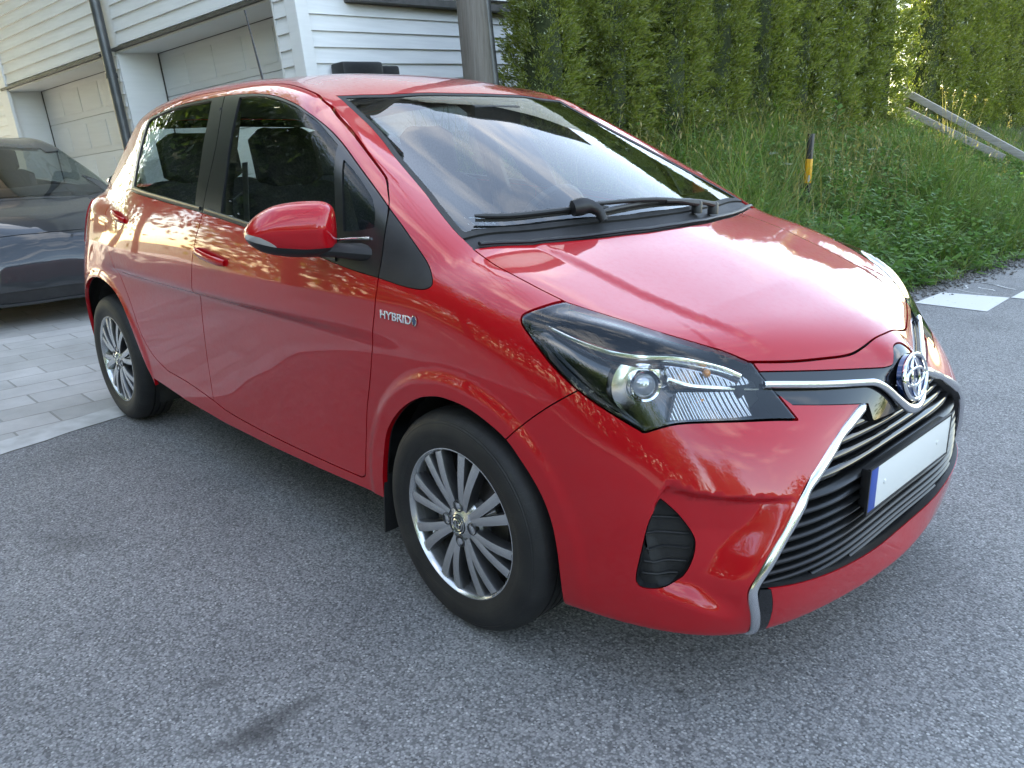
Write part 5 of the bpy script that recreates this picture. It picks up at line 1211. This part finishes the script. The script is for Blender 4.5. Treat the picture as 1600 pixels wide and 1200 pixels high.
# ---- stair rail
def rail():
    o = empty('stair_rail', (-4.0, 12.0, 0)); up_ = (0, 0, 1)
    def plank(a, b, w_, h_, nm):
        a, b = Vector(a), Vector(b); d = (b-a).normalized(); s = d.cross(Vector(up_)).normalized(); u = s.cross(d); mb = MB(); mb.add([p+s*i*w_/2+u*j*h_/2 for p in (a, b) for i, j in ((-1, -1), (1, -1), (1, 1), (-1, 1))], [(0, 1, 2, 3), (7, 6, 5, 4), (0, 4, 5, 1), (1, 5, 6, 2), (2, 6, 7, 3), (3, 7, 4, 0)]); mb.build(nm, M_RAIL, o, bevel=.006)
    plank((-.02, 0, 1.90), (2.05, 0, .74), .06, .10, 'handrail'); plank((-.05, -.03, 1.64), (1.66, -.03, .80), .05, .10, 'lower_rail')
    plank((.08, .06, .9), (.08, .06, 1.84), .15, .10, 'post'); plank((1.93, .06, -.1), (1.93, .06, .78), .13, .10, 'post')
    return tag(o, 'weathered grey wooden stair rail with two planks in the hedge gap', 'stair rail')
rail()

# ---- utility pole and its wires
def pole():
    o = empty('utility_pole', (-4.28, 3.34, 0)); MB().tube([(0, 0, -.2), (-.10, -.11, 2), (-.22, -.25, 5), (-.36, -.42, 9)], [.15, .138, .125, .11], 20).build('pole', M_POLE, o, sharp=60)
    MB().tube([(.05, .16, 0), (-.08, .03, 2.2), (-.2, -.10, 4.6)], [.055, .05, .05], 12).build('cable_conduit', M_PIPE, o)
    a = MB().box((-.42-.9, -.5, 8.35), (-.42+.9, -.36, 8.5)); a.build('cross_arm', M_POLE, o, bevel=.01)
    for k in (-.8, -.3, .3, .8): MB().lathe([(0, 0), (.045, 0), (.05, .05), (.03, .07), (.045, .1), (0, .13)], 12, 'z', c=(-.42+k, -.43, 8.5)).build('insulator', M_WHITETRIM, o)
    return tag(o, 'weathered grey wooden utility pole beside the hedge and the white house', 'utility pole')
pole()
for k, (dx, end) in enumerate(((-.8, (18, -26, 7.2)), (-.3, (19, -25, 7.0)), (.3, (20, -24, 6.8)), (.8, (21, -23, 6.9)), (0, (26, -6, 6.2)))):
    a = np.array((-4.7+dx, 2.91, 8.62)); b = np.array(end); P = [a+(b-a)*t-np.array((0, 0, 2.2*4*t*(1-t)*.35)) for t in np.linspace(0, 1, 24)]
    tag(MB().tube(P, .014, 6).build('overhead_wire', M_CABLE), 'black overhead wire strung from the utility pole, seen mirrored in the windscreen', 'wire', 'overhead wires')

# ---- white house with two garage doors
HM = Matrix(((.99310723, -.10382364, -.05439378), (.10104381, .99354365, -.05158639), (.05939848, .04573466, .99718612)))
HP = Vector((-5.95893, 2.4, 1.90311)); HX = Matrix.Translation(HP) @ HM.to_4x4()
def house():
    o = empty('house', HP); inv = o.matrix_world.inverted() if False else Matrix.Translation(-HP); X = inv @ HX
    ZB, ZT = -2.15, 5.2; XL = -11.0; DY = 9.0; OP = ((-7.78, -4.2, .775), (-3.8, -.38, .785)); D = .56
    w_ = MB(); w_.box((XL, .02, ZB), (-7.78, DY, ZT), X); w_.box((-4.2, .02, ZB), (-3.8, DY, ZT), X); w_.box((-.38, .02, ZB), (-.02, DY, ZT), X); w_.box((-7.78, .021, .8), (-.38, DY, ZT-.001), X); w_.box((-7.78, D+.05, ZB), (-.38, DY-.001, .8), X)
    w_.build('wall', M_WHITETRIM, o, smooth=False)
    # lapped boards
    def boards(nm, a, b, z0, z1, fy=0, axis='x', skip=()):
        mb = MB(); z = z0; p = .152
        while z < z1-.01:
            t = min(z+p, z1)
            lo, hi = (.030, .006)
            if axis == 'x':
                v = [(a, fy+.02-lo, z), (b, fy+.02-lo, z), (b, fy+.02-hi, t), (a, fy+.02-hi, t), (a, fy+.02, z), (b, fy+.02, z), (b, fy+.02, t), (a, fy+.02, t)]
            else:
                v = [(fy-.02+lo, a, z), (fy-.02+lo, b, z), (fy-.02+hi, b, t), (fy-.02+hi, a, t), (fy-.02, a, z), (fy-.02, b, z), (fy-.02, b, t), (fy-.02, a, t)]
            mb.add([X @ Vector(q) for q in v], [(0, 1, 2, 3), (0, 4, 5, 1), (3, 2, 6, 7), (0, 3, 7, 4), (1, 5, 6, 2)]); z += p
        mb.build(nm, M_SIDING, o, smooth=False)
    boards('siding', -7.60, -4.06, .84, ZT-.2); boards('siding', -3.72, -.40, .84, ZT-.2); boards('siding', -4.06, -3.84, ZB+.3, .84); boards('siding', -.36, -.14, ZB+.3, ZT-.2); boards('siding', XL, -7.92, ZB+.3, ZT-.2)
    boards('siding', .12, DY-.1, ZB+.3, .70, 0, 'y'); boards('siding', .12, DY-.1, .84, ZT-.2, .05, 'y')
    tr = MB()
    tr.box((-.13, -.03, ZB), (.035, .016, ZT-.1), X); MB().box((-7.91, -.03, ZB), (-7.61, .016, ZT-.1), X).build('corner_board', M_WHITETRIM, o, smooth=False)
    tr.box((.031, -.028, ZB), (.04, .11, ZT-.11), X); tr.build('corner_board', M_WHITETRIM, o, smooth=False)
    fl = MB()
    for x0, x1, t in OP: fl.box((x0-.02, -.05, t-.005), (x1+.02, .03, t+.03), X)
    fl.box((-.02, .62, .705), (.13, DY-.1, .775), X); fl.build('drip_flashing', M_DARKTRIM, o, smooth=False)
    rv = MB()
    for x0, x1, t in OP:
        rv.box((x0, .0, t-.025), (x1, D, t-.006), X); rv.box((x0-.015, .002, ZB), (x0+.012, D, t-.026), X); rv.box((x1-.012, .002, ZB), (x1+.015, D, t-.026), X)
    rv.build('reveal', M_WHITETRIM, o, smooth=False)
    for x0, x1, t in OP:
        g_ = MB(); n = 5; zt = t-.03; zh = (zt+1.95)/n
        for k in range(n): g_.box((x0+.03, D-.02, zt-zh*(k+1)+.006), (x1-.03, D+.03, zt-zh*k), X)
        gd = g_.build('garage_door', M_GARAGE, o, bevel=.004)
        pn = MB()
        for k in range(n):
            for q in range(5):
                xa = x0+.10+q*(x1-x0-.16)/5; xb = xa+(x1-x0-.16)/5-.10; pn.box((xa, D-.027, zt-zh*(k+1)+.09), (xb, D-.016, zt-zh*k-.08), X)
        pn.build('door_panel', M_GARAGE, gd, bevel=.005)
        sl = MB(); sl.box((x0+.012, D-.03, ZB), (x0+.03, D+.02, zt+.004), X); sl.box((x1-.03, D-.03, ZB), (x1-.012, D+.02, zt+.004), X); sl.box((x0+.012, D-.032, zt+.001), (x1-.012, D+.02, zt+.012), X); sl.build('door_gasket', M_DARKTRIM, gd, smooth=False)
    pp = MB().tube([X @ Vector((-3.86, -.10, ZB+.25)), X @ Vector((-3.86, -.10, 2)), X @ Vector((-3.86, -.10, ZT))], .062, 18); dp = pp.build('downpipe', M_PIPE, o)
    for z in (-.9, .5, 1.9, 3.3): MB().lathe([(.066, -.03), (.072, -.03), (.072, .03), (.066, .03)], 18, 'z', M=X @ Matrix.Translation((-3.86, -.10, z))).build('pipe_bracket', M_PIPE, dp)
    MB().box((-3.99, -.035, ZB), (-3.965, .018, .84), X).build('edge_strip', M_WHITETRIM, o, smooth=False)
    rf = MB(); rf.add([X @ Vector(q) for q in ((XL-.4, -.6, ZT-.05), (.5, -.6, ZT-.05), (.5, DY/2, ZT+3.1), (XL-.4, DY/2, ZT+3.1), (XL-.4, DY+.6, ZT-.05), (.5, DY+.6, ZT-.05), (XL-.4, -.6, ZT+.1), (.5, -.6, ZT+.1), (.5, DY/2, ZT+3.25), (XL-.4, DY/2, ZT+3.25), (XL-.4, DY+.6, ZT+.1), (.5, DY+.6, ZT+.1))],
            [(0, 1, 2, 3), (3, 2, 5, 4), (6, 9, 8, 7), (9, 10, 11, 8), (0, 6, 7, 1), (4, 5, 11, 10), (0, 3, 9, 6), (3, 4, 10, 9), (1, 7, 8, 2), (2, 8, 11, 5)]); rf.build('roof', M_DARKTRIM, o, smooth=False)
    gb = MB(); gb.add([X @ Vector(q) for q in ((-.02, .02, ZT-.01), (-.02, DY-.02, ZT-.01), (-.02, DY/2, ZT+3.0), (-.3, .02, ZT-.01), (-.3, DY-.02, ZT-.01), (-.3, DY/2, ZT+3.0))], [(0, 1, 2), (5, 4, 3), (0, 2, 5, 3), (1, 4, 5, 2), (0, 3, 4, 1)]); gb.build('gable', M_SIDING, o, smooth=False)
    gu = MB().tube([X @ Vector((XL-.4, -.66, ZT+.02)), X @ Vector((.5, -.66, ZT+.02))], .07, 12); gu.build('gutter', M_PIPE, o)
    return tag(o, 'white weatherboard house with two recessed garage doors', 'house')
house()
def letterbox():
    X = HX; b = MB().box((.035, .27, -.28), (.24, .80, .115), X); o = b.build('wall_box', M_BLACK, None, bevel=.035); c = MB().box((.036, .78, -.27), (.20, 1.06, .08), X); c.build('side_cover', M_MATTE, o, bevel=.03)
    return tag(o, 'dark rounded box on the white end wall, just above the red car\'s roof', 'wall box')
letterbox()

# ---- dark car parked behind on the driveway, nose towards the viewer
def dark_car():
    global BB, SIDE, FRONT, HOOD, TOP, LAMPB, SCOOP, CROWN
    keep = (BB, FRONT, HOOD, TOP, LAMPB, SCOOP, CROWN)
    # longer, lower, smooth-nosed shape
    HOOD = [.50, .62, .672, .735, .79, .85, .90, .945, 1.0, 1.02, 1.03]
    TOP = [.70, .955, 1.315, 1.365, 1.41, 1.435, 1.44, 1.425, 1.37, 1.29, 1.20, 1.05]
    FRONT = [[x-.10*max(0, z-.42)**1.3 for x, z in zip(r, ZF)] for r in [[.73, .775, .785, .79, .785, .76, .72, .66, .55]]+[[q-.015 for q in rr] for rr in keep[1][1:]]]
    CROWN = [0, .004, .008, .012, .035, .075, .14]; LAMPB = .03; SCOOP = [(5, 5), (5.1, 5), (5.1, 5.1)]; BB = make()
    car = empty('parked_car'); m = build_shell(.016); side = lambda V: V[:, 1] > .5
    pe = lambda a, f, g=0.: peel(a, f, g, True, SKIN)
    _, m = pe(m, region('side', L_ARCHF, lambda V: V[:, 1] > .42)); _, m = pe(m, region('side', L_ARCHR, lambda V: V[:, 1] > .42))
    ss = [(-.90, .52), (-.7, .55), (-.45, .60), (-.2, .65), (-.03, .68)]; bt = [(-.03, .68), (.06, .5), (.11, .25), (.125, 0), (.125, -.1)]
    scr, m = pe(m, region('top', [ss, bt, [(.125, -.1), (-.86, -.1)], [(-.86, -.1), (-.86, .2), (-.90, .52)]], lambda V: V[:, 2] > .86), .001)
    hd, m = pe(m, region('top', [[(.16, -.1), (.16, 0), (.14, .3), (.05, .58), (-.02, .70)], [(-.02, .70), (.2, .705), (.4, .66), (.56, .52)], [(.56, .52), (.64, .35), (.67, .1), (.67, -.1)], [(.67, -.1), (.16, -.1)]], lambda V: V[:, 2] > .55), .0025)
    dlo, m = pe(m, region('side', [[(-.10, .93), (-.4, 1.10), (-.75, 1.25), (-1.1, 1.335), (-1.5, 1.365), (-2.0, 1.35), (-2.5, 1.23), (-2.85, 1.08)], [(-2.85, 1.08), (-2.2, 1.01), (-1.2, .965), (-.10, .93)]], side), .001)
    frl = lambda V: V[:, 0] > .05
    lamp, m = pe(m, region('front', [[(.47, .585), (.60, .672), (.70, .735), (.80, .79)], [(.80, .79), (.815, .73), (.77, .665), (.66, .605), (.47, .585)]], frl), .002)
    fogv, m = pe(m, region('front', [[(.54, .30), (.56, .365), (.70, .405), (.755, .385)], [(.755, .385), (.745, .33), (.68, .30), (.54, .30)]], frl), .001)
    intk, m = pe(m, region('front', [[(-.1, .30), (.45, .295), (.52, .26)], [(.52, .26), (.45, .215), (-.1, .21)], [(-.1, .21), (-.1, .30)]], frl), .001)
    df, m = pe(m, region('side', L_DOORF, side), .004)
    b = panel('body', m, M_DARKCAR, car, 'RL', flange=.02); panel('hood', hd, M_DARKCAR, car, 'RL'); panel('windscreen', scr, M_WSCREEN, car, 'RL', flange=0); panel('inner_lining', (m[0]-m[1]*.03, -m[1], m[2][:, ::-1]), M_INTPL, car, 'RL', flange=0)
    panel('lower_intake', intk, M_BLACK, car, 'RL', flange=.03, off=-.01)
    for s_ in 'RL':
        a = panel('front_door', df, M_DARKCAR, car, s_); panel('side_window', dlo, M_SIDEGLASS, car, s_, flange=0, off=-.002); sg = -1 if s_ == 'R' else 1
        L = panel('headlamp', (lamp[0]-lamp[1]*.02, lamp[1], lamp[2]), M_LAMPGREY, car, s_, flange=0); panel('lens', lamp, M_LENS, L, s_, flange=.02)
        dr_ = [(.47+.33*t, .590+.015*t+.13*t*t) for t in np.linspace(.05, .95, 12)]; P = []
        for w_, z_ in dr_: x = float(skin_x(w_, z_+.012)); P.append((x-.012, sg*w_, z_+.012))
        MB().tube(P, .006, 6).build('light_strip', M_PLATE, L); panel('vent_trim', fogv, M_LAMPGREY, car, s_, flange=.02, off=-.004)
        hs = MB().lathe([(0, -.06), (.05, -.05), (.068, -.01), (.070, .03), (.06, .05), (0, .05)], 20, 'x', M=Matrix.Translation((-.42, sg*.955, 1.0)) @ Matrix.Diagonal((1, 1.5, .85, 1))); mo = hs.build('mirror', M_DARKCAR, car); MB().tube([(-.34, sg*.80, .94), (-.40, sg*.89, .96)], .022, 8).build('mirror_arm', M_BLACK, mo)
    BB, FRONT, HOOD, TOP, LAMPB, SCOOP, CROWN = keep
    for nm in ('front_seat', 'rear_seat', 'dashboard', 'underbody', 'front_structure', 'wheel', 'wheel_arch_liner', 'interior_mirror'):
        for ch in [c for c in RED.children if c.name.split('.')[0] == nm]: d = dup(ch); d.parent = car
    car.location = (-6.10, -.30, -.01); car.rotation_euler = (0, 0, R(2)); car.scale = (1.10, 1.06, 1.0)
    return tag(car, 'glossy dark grey car on the paved driveway, facing forward behind the red one', 'car')
M_LAMPGREY = simple('headlamp_grey', (.36, .37, .39), .08, .6, Coat_Weight=1)
dark_car()
# ---- trees across the road (seen mirrored in the paint)
def broad_tree(seed, H=7.5):
    rng = np.random.default_rng(seed); o = empty('leafy_tree'); tr = MB(); tr.tube([(0, 0, -.1), (.05, 0, H*.3), (0, .08, H*.62)], [.17, .13, .06], 10)
    nb = 34; C_ = []
    for k in range(nb):
        a = rng.uniform(0, 6.28); z0 = H*rng.uniform(.22, .58); L = H*rng.uniform(.16, .36); e = rng.uniform(.1, .9); p1 = np.array((math.cos(a)*L, math.sin(a)*L, z0+L*e)); tr.tube([(0, 0, z0), tuple(p1*.5+np.array((0, 0, z0*.52))), tuple(p1)], [.045, .03, .012], 6); C_.append(p1)
    tr.build('trunk', M_BARK, o); n = 16000; c = np.array(C_)[rng.integers(0, nb, n)]+rng.normal(0, 1, (n, 3))*H*.075; d = rdir(n, rng)
    V, Q = leaves(c, d, rdir(n, rng), rng.uniform(.12, .24, n), rng.uniform(.08, .13, n)); big_mesh('crown', V, Q, M_BROAD, o); return o
BT = [broad_tree(5), broad_tree(9)]
for k, (x, y, s_) in enumerate(((-6.5, -9.5, 1.5), (-1.5, -13.5, .95), (3, -12.5, 1.1), (7.5, -14, .9), (11.5, -11.5, 1.1), (15.5, -5.5, .9), (-11.5, -8, 1.6), (-14, -4.6, 1.5), (-19, -3.6, 1.7), (-9.5, -13, 1.6))):
    o = BT[k] if k < 2 else dup(BT[k % 2]); o.location = (x, y, 0); o.rotation_euler = (0, 0, k*1.3); o.scale = (s_, s_, s_); tag(o, 'leafy roadside tree across the road, seen only mirrored in the red paint', 'tree', 'trees mirrored in the paint')

def treeline():
    """far wood that closes the street off, seen only mirrored in paint and lamps"""
    n = 15000; t = RNG.uniform(0, 1, n); P = np.array([(-30, -15), (-10, -19), (12, -19), (24, -12), (26, 6), (22, 20)], float); s_ = t*(len(P)-1); i = np.minimum(s_.astype(int), len(P)-2); f = (s_-i)[:, None]; c = P[i]*(1-f)+P[i+1]*f+RNG.normal(0, 1.1, (n, 2)); top = 4.2+1.5*np.sin(t*31)+1.1*np.sin(t*67+1)
    z = RNG.uniform(0, 1, n)**.8*top; c = np.concatenate([c, z[:, None]], 1); V, Q = leaves(c, rdir(n, RNG), rdir(n, RNG), RNG.uniform(.4, .9, n), RNG.uniform(.25, .5, n)); tag(big_mesh('treeline', V, Q, M_BROAD), kind='stuff')
treeline()
